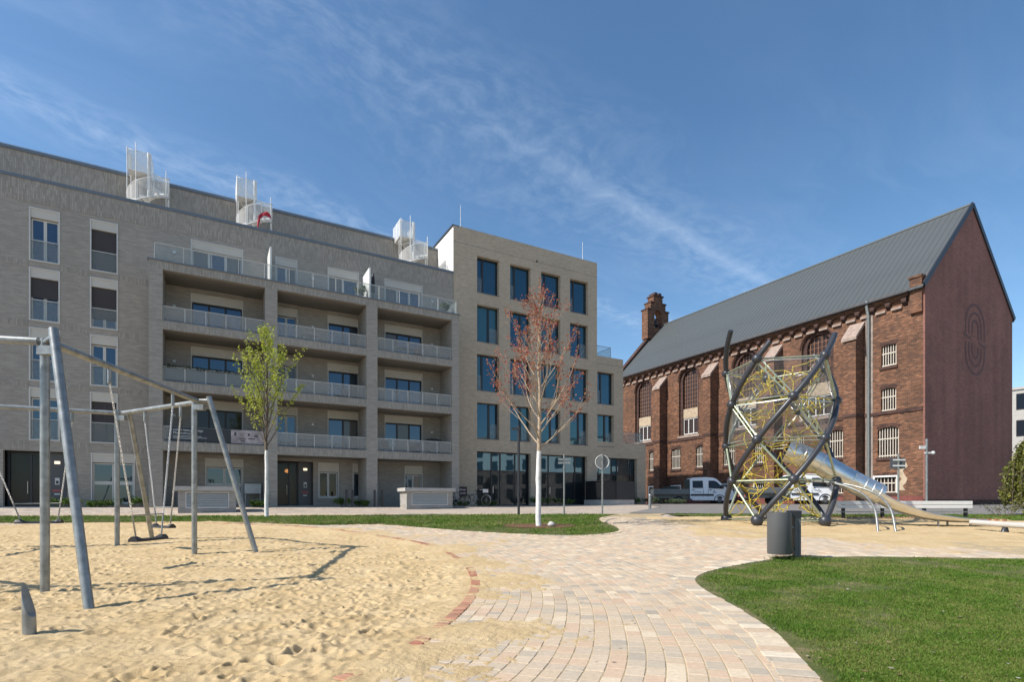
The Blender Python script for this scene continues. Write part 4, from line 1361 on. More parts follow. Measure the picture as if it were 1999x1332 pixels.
# eave pier at the corner
mb = MB(OC); mb.box(CU - .22, CU + .3, D0 + .0, D0 + .75, 14.2, 16.6); mb.box(CU - .3, CU + .32, D0 - .02, D0 + .82, 16.6, 16.75); mb.build('corner_pier', M_chbrick, church)

# pieces inside the openings
for c in ARCH:
    o = outline(c, 1.32, 7.95, 13.68, 1.32, 14); i_ = outline(c, .98, 8.05, 13.68, .98, 14)
    mb = MB(OC)
    n_ = len(o)
    e = CU + .22
    for k in range(n_):
        p, q, r2, s2 = o[k], o[(k + 1) % n_], i_[(k + 1) % n_], i_[k]
        mb.quad((e, p[0], p[1]), (e, q[0], q[1]), (e, r2[0], r2[1]), (e, s2[0], s2[1]))
        mb.quad((e, s2[0], s2[1]), (e, r2[0], r2[1]), (e + .26, r2[0], r2[1]), (e + .26, s2[0], s2[1]))
    w_ = mb.build('arched_window', M_chdark, church)
    mb = MB(OC); mb.add([(CU + .44, p[0], p[1]) for p in i_], [tuple(range(len(i_)))]); mb.build('pane', M_chglass, w_)
    # moulding round the arch
    mb = MB(OC); m2 = outline(c, 1.42, 7.9, 13.68, 1.42, 18)[2:]; mb.tube([(CU - .01, p[0], p[1]) for p in m2], .07, 6); mb.build('arch_moulding', M_chdark, w_)
    mb = MB(OC)
    for x in np.linspace(-.8, .8, 6): mb.box(CU + .40, CU + .43, c + x - .017, c + x + .017, 10.75, 13.68 + math.sqrt(max(.02, .98 ** 2 - x * x)))
    for z in np.arange(11.1, 14.6, .42):
        hw = .98 if z < 13.68 else math.sqrt(max(.01, .98 ** 2 - (z - 13.68) ** 2))
        mb.box(CU + .395, CU + .425, c - hw, c + hw, z - .014, z + .014)
    tag(mb.build('grille', M_grille, w_), kind='stuff')
    mb = MB(OC); mb.box(CU + .30, CU + .45, c - .98, c + .98, 9.72, 10.72); mb.build('stone_panel', M_chpale, w_)
    mb = MB(OC); frame_rect_s = None
    for a, b in ((-.98, -.36), (-.31, .31), (.36, .98)):
        pass
    for x in (-.95, -.33, .33, .95): mb.box(CU + .36, CU + .42, c + x - .04, c + x + .04, 8.1, 9.68)
    mb.box(CU + .36, CU + .42, c - .91, c + .91, 8.06, 8.16); mb.box(CU + .36, CU + .42, c - .91, c + .91, 9.62, 9.70)
    lw = mb.build('white_casement', M_white, w_)
    mb = MB(OC); mb.box(CU - .08, CU + .25, c - 1.45, c + 1.45, 7.72, 7.94); mb.build('sill', M_chstone, w_)


def barred(c, hw, z0, z1, ri, nb, frame=False, white=False):
    o = outline(c, hw, z0, z1, ri, 8)
    mb = MB(OC); mb.add([(CU + .22, p[0], p[1]) for p in o], [tuple(range(len(o)))]); w_ = mb.build('barred_window', M_chglass, church)
    mb = MB(OC)
    for i in range(nb):
        x = -hw + 2 * hw * (i + .5) / nb
        mb.box(CU + .12, CU + .16, c + x - .025, c + x + .025, z0 + .02, z1 + ri * .8)
    for f in (.06, .62):
        z = z0 + (z1 + ri - z0) * f
        mb.box(CU + .10, CU + .12, c - hw, c + hw, z - .04, z + .04)
    tag(mb.build('bars', M_bars, w_), kind='stuff')
    mb = MB(OC); mb.box(CU - .09, CU + .2, c - hw - .1, c + hw + .1, z0 - .2, z0 - .003); mb.build('sill', M_chdark, w_)
    # brick arch over the opening, stone by stone
    n_ = 9
    for i in range(n_):
        x = -hw - .08 + (2 * hw + .16) * (i + .5) / n_
        zz = z1 + ri * math.sqrt(max(0, 1 - (x / (hw + .1)) ** 2)) + .03
        mb = MB(OC); mb.box(CU - .018, CU + .05, c + x - .07, c + x + .07, zz, zz + .26); mb.build('voussoir', M_chdark if not white else M_chbrick, w_)
    if frame:
        mb = MB(OC)
        mb.box(CU - .03, CU + .05, c - hw - .12, c + hw + .12, z1 + .02, z1 + .14); mb.box(CU - .03, CU + .05, c - hw - .12, c - hw, z0 - .0, z1 + .02); mb.box(CU - .03, CU + .05, c + hw, c + hw + .12, z0 - .0, z1 + .02)
        mb.build('white_surround', M_white, w_)


for c in LOWW: barred(c, .66, 4.5, 6.48, .22, 7); barred(c, .6, 1.72, 2.7, .02, 6, True)
barred(20.78, .50, 10.9, 12.42, .02, 6); barred(20.8, .50, 7.65, 9.2, .12, 6); barred(20.82, .70, 4.3, 6.3, .2, 8); barred(21.0, .72, 1.72, 2.86, .02, 6, True)
# string course and plinth, butted between the buttresses
BUT = [43.0, 36.3, 29.6, 22.95]
cut = [D0] + sum([[b - .47, b + .47] for b in sorted(BUT)], []) + [D1]
for a, b in zip(cut[0::2], cut[1::2]):
    mb = MB(OC); mb.box(CU - .07, CU + .02, a + .02, b - .02, 7.42, 7.66); mb.build('string_course', M_chdark, church)
    mb = MB(OC); mb.box(CU - .06, CU + .02, a + .02, b - .02, .4, 1.5); mb.build('plinth', M_plinth, church)
for b in BUT:
    P_ = 1.05
    mb = MB(OC)
    mb.box(CU - P_, CU + .01, b - .45, b + .45, .4, 13.2)
    mb.add([(CU - P_, b - .45, 13.2), (CU - P_, b + .45, 13.2), (CU, b + .45, 13.2), (CU, b - .45, 13.2), (CU, b + .45, 14.25), (CU, b - .45, 14.25)], [(0, 3, 5), (1, 4, 2), (0, 1, 4, 5)])
    bt_ = mb.build('buttress', M_chbrick, church)
    mb = MB(OC)
    mb.add([(CU - P_ - .12, b - .55, 13.12), (CU - P_ - .12, b + .55, 13.12), (CU + .0, b + .55, 14.35), (CU + .0, b - .55, 14.35), (CU - P_ - .12, b - .55, 13.36), (CU - P_ - .12, b + .55, 13.36), (CU + .0, b + .55, 14.62), (CU + .0, b - .55, 14.62)],
           [(0, 3, 2, 1), (4, 5, 6, 7), (0, 1, 5, 4), (1, 2, 6, 5), (2, 3, 7, 6), (3, 0, 4, 7)])
    mb.build('cap_stone', M_chstone, bt_)
    mb = MB(OC); mb.box(CU - P_ - .05, CU - .005, b - .50, b + .50, 7.42, 7.66); mb.build('string_course', M_chdark, bt_)
# downpipe and the pale strip of render behind it
mb = MB(OC); mb.box(CU - .02, CU + .02, 21.85, 22.35, 1.5, 15.0); mb.build('render_strip', M_render, church)
mb = MB(OC); mb.tube([(CU - .35, 22.1, 15.95), (CU - .34, 22.1, 15.5), (CU - .14, 22.1, 14.9), (CU - .13, 22.1, 1.0)], .11, 8); mb.build('downpipe', M_galv, church)
mb = MB(OC); mb.tube([(CU - .30, 50.0, 15.95), (CU - .14, 50.0, 15.0), (CU - .13, 50.0, 1.0)], .09, 8); mb.build('downpipe', M_galv, church)
mb = MB(OC)
mb.add([(CU - .025, 19.9 + .16 * math.sin(i * 1.7) + (.22 if k else -.2) + .05 * math.sin(i * 3 + k), 1.9 + i * .28) for k in (0, 1) for i in range(8)], [(i, i + 1, 8 + i + 1, 8 + i) for i in range(7)]); mb.build('bare_render_patch', M_chpale, church)
# corbel table under the eave
mb = MB(OC); mb.box(CU - .30, CU + .02, D0 + .83, D1, 15.55, 15.95); mb.build('cornice', M_chbrick, church)
mbc = MB(); mbc.prism([(0, 0), (-.26, .22), (-.26, .62), (0, .62)], lambda a, b, t: (a, t, b), -.15, .15); me_c = mbc.mesh('corbel', M_chdark)
mbl = MB(); mbl.box(-.14, 0.0, -.34, .34, 0, .17); me_l = mbl.mesh('pale_block', M_chstone)
mba = MB()
for i in range(7):
    a0 = math.pi * i / 7; a1 = math.pi * (i + 1) / 7
    mba.quad((-.2, .37 * math.cos(a0), .30 + .22 * math.sin(a0)), (-.2, .37 * math.cos(a1), .30 + .22 * math.sin(a1)), (-.2, .37 * math.cos(a1), .62), (-.2, .37 * math.cos(a0), .62))
me_a = mba.mesh('corbel_arch', M_chbrick)
d_ = D0 + 1.1
while d_ < D1 - .4:
    clone(me_c, 'corbel', church, (.0, d_ - D0, 14.93 - .6))
    clone(me_l, 'pale_block', church, (-.01, d_ + .525 - D0, 14.80 - .6))
    clone(me_a, 'corbel_arch', church, (.0, d_ + .525 - D0, 14.93 - .6))
    d_ += 1.05

# ---- metal roof laid in long trays with standing seams
ex, ez = CU - .45, EAVE - .28
sl = Vector((SRID - ex, 0, RIDGE + .18 - ez)); Ls = sl.length; su = sl.normalized(); sn = Vector((-su.z, 0, su.x))
pw = .46
mbr = MB()
A = Vector((0, 0, 0)); B = sl
for y0, y1, h in ((0, pw - .04, 0), ):
    mbr.add([A + Vector((0, y0, 0)), A + Vector((0, y1, 0)), B + Vector((0, y1, 0)), B + Vector((0, y0, 0))], [(0, 1, 2, 3)])
s1 = sn * .022
mbr.add([A + Vector((0, pw - .04, 0)), A + Vector((0, pw - .028, 0)) + s1, A + Vector((0, pw - .012, 0)) + s1, A + Vector((0, pw, 0)), B + Vector((0, pw - .04, 0)), B + Vector((0, pw - .028, 0)) + s1, B + Vector((0, pw - .012, 0)) + s1, B + Vector((0, pw, 0))],
        [(0, 1, 5, 4), (1, 2, 6, 5), (2, 3, 7, 6), (0, 3, 2, 1)])
me_r = mbr.mesh('roof_tray', M_roof)
mb = MB(OC)
mb.add([(ex, D0 - .14, ez - .02), (ex, D1, ez - .02), (SRID, D1, RIDGE + .15), (SRID, D0 - .14, RIDGE + .15), (SR + .45, D1, ez - .02), (SR + .45, D0 - .14, ez - .02)], [(0, 1, 2, 3), (3, 2, 4, 5)])
mb.add([(ex, D0 - .14, ez - .02), (ex, D1, ez - .02), (CU, D1, ez - .02), (CU, D0 - .14, ez - .02)], [(0, 1, 2, 3)])
roof = mb.build('roof', M_roof, church)
nt = int((D1 - .2 - D0 + .1) / pw)
for i in range(nt): clone(me_r, 'roof_tray', roof, (ex - OC[0], D0 - .14 + i * pw - OC[1], ez - OC[2]))
mb = MB(OC); mb.tube([(SRID, D0 - .14, RIDGE + .17), (SRID, D1, RIDGE + .17)], .13, 8); mb.build('ridge_cap', M_roof, roof)
mb = MB(OC); mb.tube([(ex - .02, D0 + .75, ez - .03), (ex - .02, D1, ez - .03)], .085, 8); mb.build('gutter', M_dkmetal, roof)
for a, b in (((CU - .3, EAVE - .1), (SRID, RIDGE + .16)), ((SRID, RIDGE + .16), (SR + .4, EAVE - .12))):
    mb = MB(OC); mb.bar((a[0], D0 - .17, a[1]), (b[0], D0 - .17, b[1]), .10, .34, up=(0, 0, 1)); mb.build('verge_board', M_dkmetal, roof)
# far gable parapet and bell gable
mb = MB(OC); mb.prism([(CU - .35, EAVE - .3), (CU - .35, EAVE + .1), (SRID, RIDGE + .75), (SR + .3, EAVE + .1), (SR + .3, EAVE - .3), (SRID, RIDGE - .2)], lambda a, b, t: (a, t, b), D1 - .1, D1 + .55); mb.build('gable_parapet', M_chdark, church)
BS = 48.75
mb = MB(OC)
steps = [(-1.75, 21.4), (-1.75, 25.0), (-1.25, 25.0), (-1.25, 25.9), (-.75, 25.9), (-.75, 26.8), (.75, 26.8), (.75, 25.9), (1.25, 25.9), (1.25, 25.0), (1.75, 25.0), (1.75, 21.4)]
ahw, az0, azs = .62, 22.9, 24.5
def bz(a, b, t): return (BS + a, t, b)
arc = [(ahw * math.cos(a), azs + ahw * math.sin(a)) for a in np.linspace(0, math.pi, 10)]
for t in (D1 - .3, D1 + .75):
    # face around the arched opening: left and right halves
    L_ = [(-1.75, 21.4), (0, 21.4), (0, az0), (-ahw, az0)] + arc[::-1][:6][0:5] + [(0, azs + ahw), (0, 26.8), (-.75, 26.8), (-.75, 25.9), (-1.25, 25.9), (-1.25, 25.0), (-1.75, 25.0)]
    Rr_ = [(-a, b) for a, b in L_]
    mb.add([bz(a, b, t) for a, b in L_], [tuple(range(len(L_)))]); mb.add([bz(a, b, t) for a, b in Rr_], [tuple(range(len(Rr_)))])
for p, q in zip(steps, steps[1:] + steps[:1]): mb.quad(bz(*p, D1 - .3), bz(*q, D1 - .3), bz(*q, D1 + .75), bz(*p, D1 + .75))
op_ = [(-ahw, az0), (ahw, az0)] + arc
for p, q in zip(op_, op_[1:] + op_[:1]): mb.quad(bz(*p, D1 - .3), bz(*q, D1 - .3), bz(*q, D1 + .75), bz(*p, D1 + .75))
bg_ = mb.build('bell_gable', M_chbrick, church)
for a, z, w2 in ((-1.5, 25.0, .62), (-1.0, 25.9, .62), (0, 26.8, 1.7), (1.0, 25.9, .62), (1.5, 25.0, .62)):
    mb = MB(OC); mb.box(BS + a - w2 / 2, BS + a + w2 / 2, D1 - .42, D1 + .87, z + .003, z + .16); mb.build('coping', M_chdark, bg_)
mb = MB(OC); mb.box(BS - .55, BS - .1, D1 - .3, D1 + .75, 26.96, 27.3); mb.box(BS + .1, BS + .55, D1 - .3, D1 + .75, 26.96, 27.3); mb.build('finial', M_chdark, bg_)
mb = MB(OC)
pr = [(.34, 23.3), (.30, 23.45), (.22, 23.75), (.18, 24.0), (.06, 24.12)]
mb.tube([(BS, D1 + .22, z) for r_, z in pr], [r_ for r_, z in pr], 12); mb.tube([(BS - .6, D1 + .22, 24.2), (BS + .6, D1 + .22, 24.2)], .05, 6)
mb.build('bell', M_dkmetal, bg_)

# ------------------------------------------------------------------ houses far right
def far_block(name, label, c, w_, dp, h, rz, mat, nwx, nwz, roof_m=None):
    z0 = G(c[0], c[1]) - .3
    rt = thing(name, label, 'building', (c[0], c[1], z0), rz)
    mb = MB(); mb.box(-w_ / 2, w_ / 2, 0, dp, 0, h); mb.build('wall', mat, rt)
    mb = MB(); mb.box(-w_ / 2 - .15, w_ / 2 + .15, -.15, dp + .15, h + .002, h + .3); mb.build('roof_edge', roof_m or M_concrete, rt)
    for i in range(nwx):
        for j in range(nwz):
            x = -w_ / 2 + w_ * (i + .5) / nwx; z = 1.2 + (h - 1.2) * (j + .25) / nwz
            mb = MB(); frame_rect(mb, x - .8, x + .8, z, z + 2.0, -.06, .02, .08); f_ = mb.build('window', M_black, rt)
            mb = MB(); mb.quad((x - .72, -.02, z + .08), (x + .72, -.02, z + .08), (x + .72, -.02, z + 1.92), (x - .72, -.02, z + 1.92)); mb.build('pane', M_glass_apt, f_)
    return rt


far_block('house', 'pale block with dark windows just right of the church gable', (66.5, 64.0), 12, 10, 14.6, R(-52), M_concrete, 3, 4)
far_block('house', 'long white house mirrored in the office shop windows', (60.0, 9.0), 34, 10, 13.0, R(-90), M_whitewall, 9, 4, M_roof)
far_block('house', 'tall grey house mirrored in the upper office windows', (74.0, -26.0), 26, 10, 17.0, R(-100), M_concrete, 7, 5)
far_block('house', 'low white house with grey roof at the far right edge', (71.0, 68.5), 9, 9, 11.0, R(-40), M_whitewall, 3, 3, M_roof)

# ------------------------------------------------------------------ swing frame in the sandpit
BZ = 3.05
J = [(-5.66, 6.56), (-6.1, 10.5), (-8.62, 11.86), (-12.3, 10.2), (-12.2, 6.9), (-9.0, 5.85)]
LEG = [((-5.5, 6.45, 3.17), (-4.51, 5.75)), ((-5.92, 10.5, 3.15), (-5.02, 10.62)), ((-8.5, 11.95, 3.1), (-8.88, 13.3)), ((-12.5, 10.4, 3.15), (-13.3, 11.2)), ((-12.4, 6.7, 3.15), (-13.2, 6.1)), ((-8.95, 5.65, 3.15), (-8.5, 4.6))]
POST = [(-5.80, 6.68), (-6.2, 10.5), (-8.72, 11.88), (-12.2, 10.1), (-12.1, 7.0), (-9.05, 6.0)]
sw = thing('swing_set', 'six-sided galvanised steel swing frame with slanting legs in the sandpit', 'swing frame', (-9, 8.8, 0))
OS = (-9, 8.8, 0)
for i in range(6):
    a, b = J[i], J[(i + 1) % 6]
    mb = MB(OS); d_ = Vector((b[0] - a[0], b[1] - a[1], 0)).normalized() * .1
    mb.tube([(a[0] + d_.x, a[1] + d_.y, BZ), (b[0] - d_.x, b[1] - d_.y, BZ)], .047, 14); mb.build('beam', M_galv, sw)
    p = POST[i]
    mb = MB(OS); mb.tube([(p[0], p[1], -.15), (p[0], p[1], 3.12)], .049, 16); mb.build('post', M_galv, sw)
    t_, f_ = LEG[i]
    fz = float(gz(f_[1])) - .15
    mb = MB(OS); mb.tube([(f_[0], f_[1], fz), t_], .050, 16); mb.build('slanting_leg', M_galv, sw)
    # clamps with bolts
    mb = MB(OS)
    jx, jy = a
    mb.box(jx - .10, jx + .10, jy - .05, jy + .05, BZ - .16, BZ - .055); mb.tube([(jx - .1, jy, BZ - .1), (jx + .12, jy, BZ - .1)], .02, 8)
    mb.tube([(p[0], p[1], BZ + .03), (t_[0], t_[1], BZ + .03)], .03, 8)
    mb.build('clamp', M_galv, sw)


def swing(label, ha, hb, sa, sb, zs):
    """seat hung on two chains from the beam"""
    c = ((sa[0] + sb[0]) / 2, (sa[1] + sb[1]) / 2, zs)
    rt = thing('swing', label, 'swing', c, 0, 'swings on the steel frame')
    sd = Vector((sb[0] - sa[0], sb[1] - sa[1], 0)); L = sd.length; sd.normalize(); sn_ = Vector((-sd.y, sd.x, 0))
    mb = MB(c)
    n_ = 12; prof = []
    for i in range(n_ + 1):
        f = i / n_; p = Vector((sa[0], sa[1], zs)) + sd * L * f
        e = abs(f - .5) * 2
        hgt = .022 + .075 * max(0, e - .62) / .38 * (1 if e < .93 else .5); wd = .095 - .02 * max(0, e - .8) / .2
        prof.append([p + sn_ * wd - Vector((0, 0, .022)), p + sn_ * wd * .95 + Vector((0, 0, .015)), p + sn_ * wd * .35 + Vector((0, 0, hgt)), p - sn_ * wd * .35 + Vector((0, 0, hgt)), p - sn_ * wd * .95 + Vector((0, 0, .015)), p - sn_ * wd - Vector((0, 0, .022))])
    vs = [q for r_ in prof for q in r_]; fs = []
    for i in range(n_):
        for k in range(6): fs.append((i * 6 + k, i * 6 + (k + 1) % 6, (i + 1) * 6 + (k + 1) % 6, (i + 1) * 6 + k))
    fs += [tuple(range(6)), tuple(range(n_ * 6, n_ * 6 + 6))]
    mb.add(vs, fs, False); mb.build('seat', M_rubber, rt)
    ends = []
    for h, e, sgn in ((ha, sa, 1), (hb, sb, -1)):
        top = Vector((h[0], h[1], BZ - .06)); bot = Vector((e[0], e[1], zs + .07)) + sd * sgn * .07
        mb = MB(c); mb.tube([top + Vector((0, 0, .02)), top - Vector((0, 0, .16))], .028, 8); mb.sphere(top - Vector((0, 0, .17)), .03, 8, 6); mb.build('hanger', M_galv, rt)
        top = top - Vector((0, 0, .18)); rod = bot + (top - bot).normalized() * .34
        mb = MB(c); mb.tube([bot, rod], .013, 8); mb.build('rod', M_galv, rt)
        d_ = top - rod; n2 = int(d_.length / .036); dv = d_.normalized()
        e1 = dv.cross(Vector((0, 1, 0))).normalized(); e2 = dv.cross(e1)
        mb = MB(c)
        for i in range(n2):
            ctr = rod + dv * (i + .5) * d_.length / n2; sd_ = e1 if i % 2 else e2
            ring = [ctr + dv * .026 * math.cos(a) + sd_ * .014 * math.sin(a) for a in np.linspace(0, 2 * math.pi, 9)[:-1]]
            mb.tube(ring, .0055, 4, closed=True)
        tag(mb.build('chain', M_steel, rt), kind='stuff')
        ends.append(rod)
    mb = MB(c); mb.tube([ends[0], ends[1]], .011, 8); mb.build('spreader_bar', M_galv, rt)
    return rt


def onbeam(i, t): return (J[i][0] + (J[(i + 1) % 6][0] - J[i][0]) * t, J[i][1] + (J[(i + 1) % 6][1] - J[i][1]) * t)


swing('nearest swing with black rubber seat, hung from the beam between the front posts', onbeam(0, .30), onbeam(0, .745), (-5.92, 8.39), (-5.91, 9.14), .49)
swing('small swing with black seat hung from the short rear beam', onbeam(1, .67), onbeam(1, .22), (-7.5, 11.28), (-6.93, 10.98), .58)
swing('swing with black seat hung from the back beam at the left edge', onbeam(2, .60), onbeam(2, .215), (-10.42, 11.30), (-9.62, 11.5), .66)

# lower end of a swing leg, built without its upper part
st = thing('steel_stub', 'loose lower end of a galvanised swing leg with a pointed top, alone in the near sand', 'post', (-4.06, 4.53, 0))
mb = MB(); n_ = 18
vs = []
for k in range(n_):
    a = 2 * math.pi * k / n_; x, y = .05 * math.cos(a), .05 * math.sin(a)
    vs.append((x, y, -.15))
for k in range(n_):
    a = 2 * math.pi * k / n_; x, y = .047 * math.cos(a), .047 * math.sin(a)
    vs.append((x - .01, y, .13 + .29 * ((.047 - x) / .094) ** 1.6))
mb.add(vs, [(k, (k + 1) % n_, n_ + (k + 1) % n_, n_ + k) for k in range(n_)], True); mb.add(vs[n_:], [tuple(range(n_))])
mb.build('shaft', M_galv, st)

# ------------------------------------------------------------------ climbing tower
TC = Vector((9.03, 18.2, 0)); E1 = Vector((.896, -.444, 0)); E2 = Vector((.444, .896, 0)); TR = 1.67
TZ0, TDZ = .50, 1.285
OT = (9.03, 18.2, .43)
tower = thing('climbing_tower', 'tall climbing tower of twisted dark tubes, steel bars and yellow rope net', 'climbing frame', OT)


def tp(phi, lv, r_=TR):
    a = R(phi); return TC + E1 * (r_ * math.cos(a)) + E2 * (r_ * math.sin(a)) + Vector((0, 0, TZ0 + TDZ * lv))


def node(lv, j): return tp(248 + 36 * (lv % 2) + 72 * j, lv)


EXT = {176: 4.95, 320: 4.6, 248: 4.38, 104: 4.4, 32: 4.45}
for j in range(5):
    ph0 = (248 + 72 * j) % 360
    top = EXT[(ph0 + 144) % 360]
    mb = MB(OT); mb.tube([tp(ph0 + 36 * t, t, TR) for t in np.linspace(0, top, 30)], .086, 14); mb.build('dark_tube', M_tube, tower)
for lv in range(5):
    for j in range(5):
        p = node(lv, j)
        mb = MB(OT); mb.sphere(p, .155 if lv else .19, 14, 9); mb.build('node_ball', M_tube, tower)
        q = node(lv, (j + 1) % 5)
        mb = MB(OT)
        if lv in (1, 2, 3, 4):
            if lv in (2, 3): mb.tube([p + Vector((0, 0, .06)), q + Vector((0, 0, .06))], .022, 6); mb.tube([p - Vector((0, 0, .05)), q - Vector((0, 0, .05))], .022, 6)
            else: mb.tube([p, q], .03, 8)
        else: mb.tube([p, q], .022, 6)
        mb.build('ring_bar', M_olive, tower)
        if lv < 4:
            # counter-diagonal: to the node one level up on the other side
            ph = 248 + 36 * (lv % 2) + 72 * j
            q = tp(ph - 36, lv + 1)
            mb = MB(OT)
            if lv >= 2:
                o_ = Vector((0, 0, .09)); dv = (q - p).normalized()
                mb.tube([p + o_, q + o_], .024, 6); mb.tube([p - o_, q - o_], .024, 6)
                for f in (.25, .5, .75): mb.tube([p.lerp(q, f) + o_, p.lerp(q, f) - o_], .02, 5)
            else: mb.tube([p, q], .038, 8)
            mb.build('diagonal_bar', M_olive, tower)
# wire mesh triangles in the upper tiers
for lv in (2, 3):
    for j in range(5):
        ph = 248 + 36 * (lv % 2) + 72 * j
        for kind in (0, 1):
            if kind == 0: a, b, c = tp(ph, lv), tp(ph + 72, lv), tp(ph + 36, lv + 1)
            else: a, b, c = tp(ph - 36, lv + 1), tp(ph + 36, lv + 1), tp(ph, lv)
            cen = (a + b + c) / 3
            a2, b2, c2 = [cen + (q - cen) * .84 for q in (a, b, c)]
            mb = MB(OT)
            n_ = 26
            for i in range(1, n_):
                f = i / n_
                for p, q, r2 in ((a2, b2, c2), (b2, c2, a2)):
                    s_, e_ = p.lerp(q, f), p.lerp(r2, f)
                    mb.bar(s_, e_, .0030)
            fr = MB(OT); fr.tube([a2, b2, c2], .016, 6, closed=True); f_ = fr.build('mesh_frame', M_steel, tower)
            tag(mb.build('wire_mesh', M_galv, f_), kind='stuff')
# rope net: knotted cells filling the inside
rr = np.random.RandomState(21)
pts = []
while len(pts) < 230:
    a = rr.rand() * 2 * math.pi; r_ = 1.35 * math.sqrt(rr.rand()); z = rr.uniform(.1, 4.0)
    p = TC + E1 * r_ * math.cos(a) + E2 * r_ * math.sin(a) + Vector((0, 0, TZ0 + TDZ * z))
    if all((p - q).length > .33 for q in pts): pts.append(p)
    elif rr.rand() < .004: pts.append(p)
edges = set()
for i, p in enumerate(pts):
    ds = sorted((((p - q).length, k) for k, q in enumerate(pts) if k != i))[:3]
    for d_, k in ds[:2 if i % 3 else 3]:
        if d_ < .85: edges.add((min(i, k), max(i, k)))
mb = MB(OT)
for i, k in edges: mb.tube([pts[i], pts[k]], .014, 5)
for p in pts[::2]: mb.sphere(p, .032, 6, 4)
for lv in range(5):
    for j in range(5):
        p = node(lv, j); ds = sorted(((p - q).length, k) for k, q in enumerate(pts))[:2]
        for d_, k in ds: mb.tube([p, pts[k]], .012, 5)
tag(mb.build('rope_net', M_rope, tower), kind='stuff')
mb = MB(OT); cz = TZ0 + TDZ * 3.2
pts_ = [(TC.x - .05 + .42 * math.cos(a), TC.y + .42 * math.sin(a), cz) for a in np.linspace(0, 2 * math.pi, 21)[:-1]]
mb.tube(pts_, .05, 8, closed=True); mb.add([(p[0], p[1], cz - .02) for p in pts_], [tuple(range(20))]); mb.build('platform_ring', M_rubber, tower)


def P3(px, py, Y): return Vector(((px - 1000) / 1050 * Y, Y, 1.1 + (980 - py) / 1050 * Y))


# ---- tube slide
slide = thing('tube_slide', 'polished steel tube slide with open run-out leading right from the climbing tower', 'slide', (13.0, 16.9, .37))
OSL = (13.0, 16.9, .37)
sp_ = spline([tuple(P3(1535, 880, 17.95)), tuple(P3(1566, 891, 17.8)), tuple(P3(1600, 905, 17.7)), tuple(P3(1660, 938, 17.45)), tuple(P3(1718, 967, 17.25))], per=8)
mb = MB(OSL); mb.tube([tuple(p) for p in sp_], [.37 - .03 * i / (len(sp_) - 1) for i in range(len(sp_))], 26, caps=False); tb = mb.build('tube', M_steel2, slide)
mb = MB(OSL); mb.tube([tuple(p) for p in sp_], [.355 - .03 * i / (len(sp_) - 1) for i in range(len(sp_))], 26, caps=False); mb.build('tube_lining', M_vangrey, tb)
for k in (8, 16, 24, 27, 29, 31):
    if k < len(sp_):
        d_ = Vector(sp_[min(k + 1, len(sp_) - 1)] - sp_[k - 1]).normalized(); c_ = Vector(sp_[k]); e1 = d_.cross(Vector((0, 0, 1))).normalized(); e2 = e1.cross(d_)
        rad = .372 - .03 * k / (len(sp_) - 1)
        mb = MB(OSL); mb.tube([c_ + (e1 * math.cos(a) + e2 * math.sin(a)) * rad for a in np.linspace(0, 2 * math.pi, 25)[:-1]], .018, 6, closed=True); mb.build('flange', M_steel, tb)
ch_ = spline([tuple(P3(1700, 958, 17.3)), tuple(P3(1745, 984, 17.15)), tuple(P3(1800, 1004, 17.05)), tuple(P3(1850, 1013, 16.95)), tuple(P3(1885, 1017, 16.9)), tuple(P3(1915, 1019, 16.85))], per=7)
mb = MB(OSL); vs = []; m_ = 13
for i, c_ in enumerate(ch_):
    f = i / (len(ch_) - 1)
    d_ = Vector(ch_[min(i + 1, len(ch_) - 1)] - ch_[max(i - 1, 0)]).normalized(); e1 = d_.cross(Vector((0, 0, 1))).normalized(); e2 = e1.cross(d_)
    hw = .325 - .02 * f; dp = .30 - .19 * min(1, f * 1.25)
    for k in range(m_):
        a = math.pi * k / (m_ - 1)
        vs.append(Vector(c_) + e1 * hw * math.cos(a) - e2 * (dp * math.sin(a) ** .8) + e2 * .05)
mb.add(vs, [(i * m_ + k, i * m_ + k + 1, (i + 1) * m_ + k + 1, (i + 1) * m_ + k) for i in range(len(ch_) - 1) for k in range(m_ - 1)], True)
cht = mb.build('chute', M_steel2, slide)
for k in (0, m_ - 1):
    mb = MB(OSL); mb.tube([vs[i * m_ + k] for i in range(len(ch_))], .022, 8); mb.build('rim', M_steel, cht)
for px, py, Y in ((1832, 1028, 16.9), (1850, 1026, 17.1), (1895, 1029, 16.85)):
    b_ = P3(px, py, Y); mb = MB(OSL); mb.tube([(b_.x, b_.y, G(b_.x, b_.y) - .1), (b_.x, b_.y, P3(px, 1013, Y).z)], .03, 8); mb.build('foot', M_galv, slide)
# curved bars running from the tower down to the sand
for k, (px, dx) in enumerate(((1722, 0), (1754, .0))):
    f_ = (10.18, 14.95) if k == 0 else (10.68, 14.95)
    z0 = G(*f_) - .1
    q = [tuple(P3(1572, 940, 17.6)), tuple(P3(1625, 943, 16.9)) if k == 0 else tuple(P3(1640, 944, 17.0)), tuple(P3(1680, 962, 16.1)) if k == 0 else tuple(P3(1705, 962, 16.2)), tuple(P3(1707, 993, 15.4)) if k == 0 else tuple(P3(1738, 993, 15.4)), (f_[0], f_[1], z0)]
    mb = MB(OSL); mb.tube([tuple(p) for p in spline(q, per=8)], .034, 10); mb.build('curved_bar', M_galv, slide)

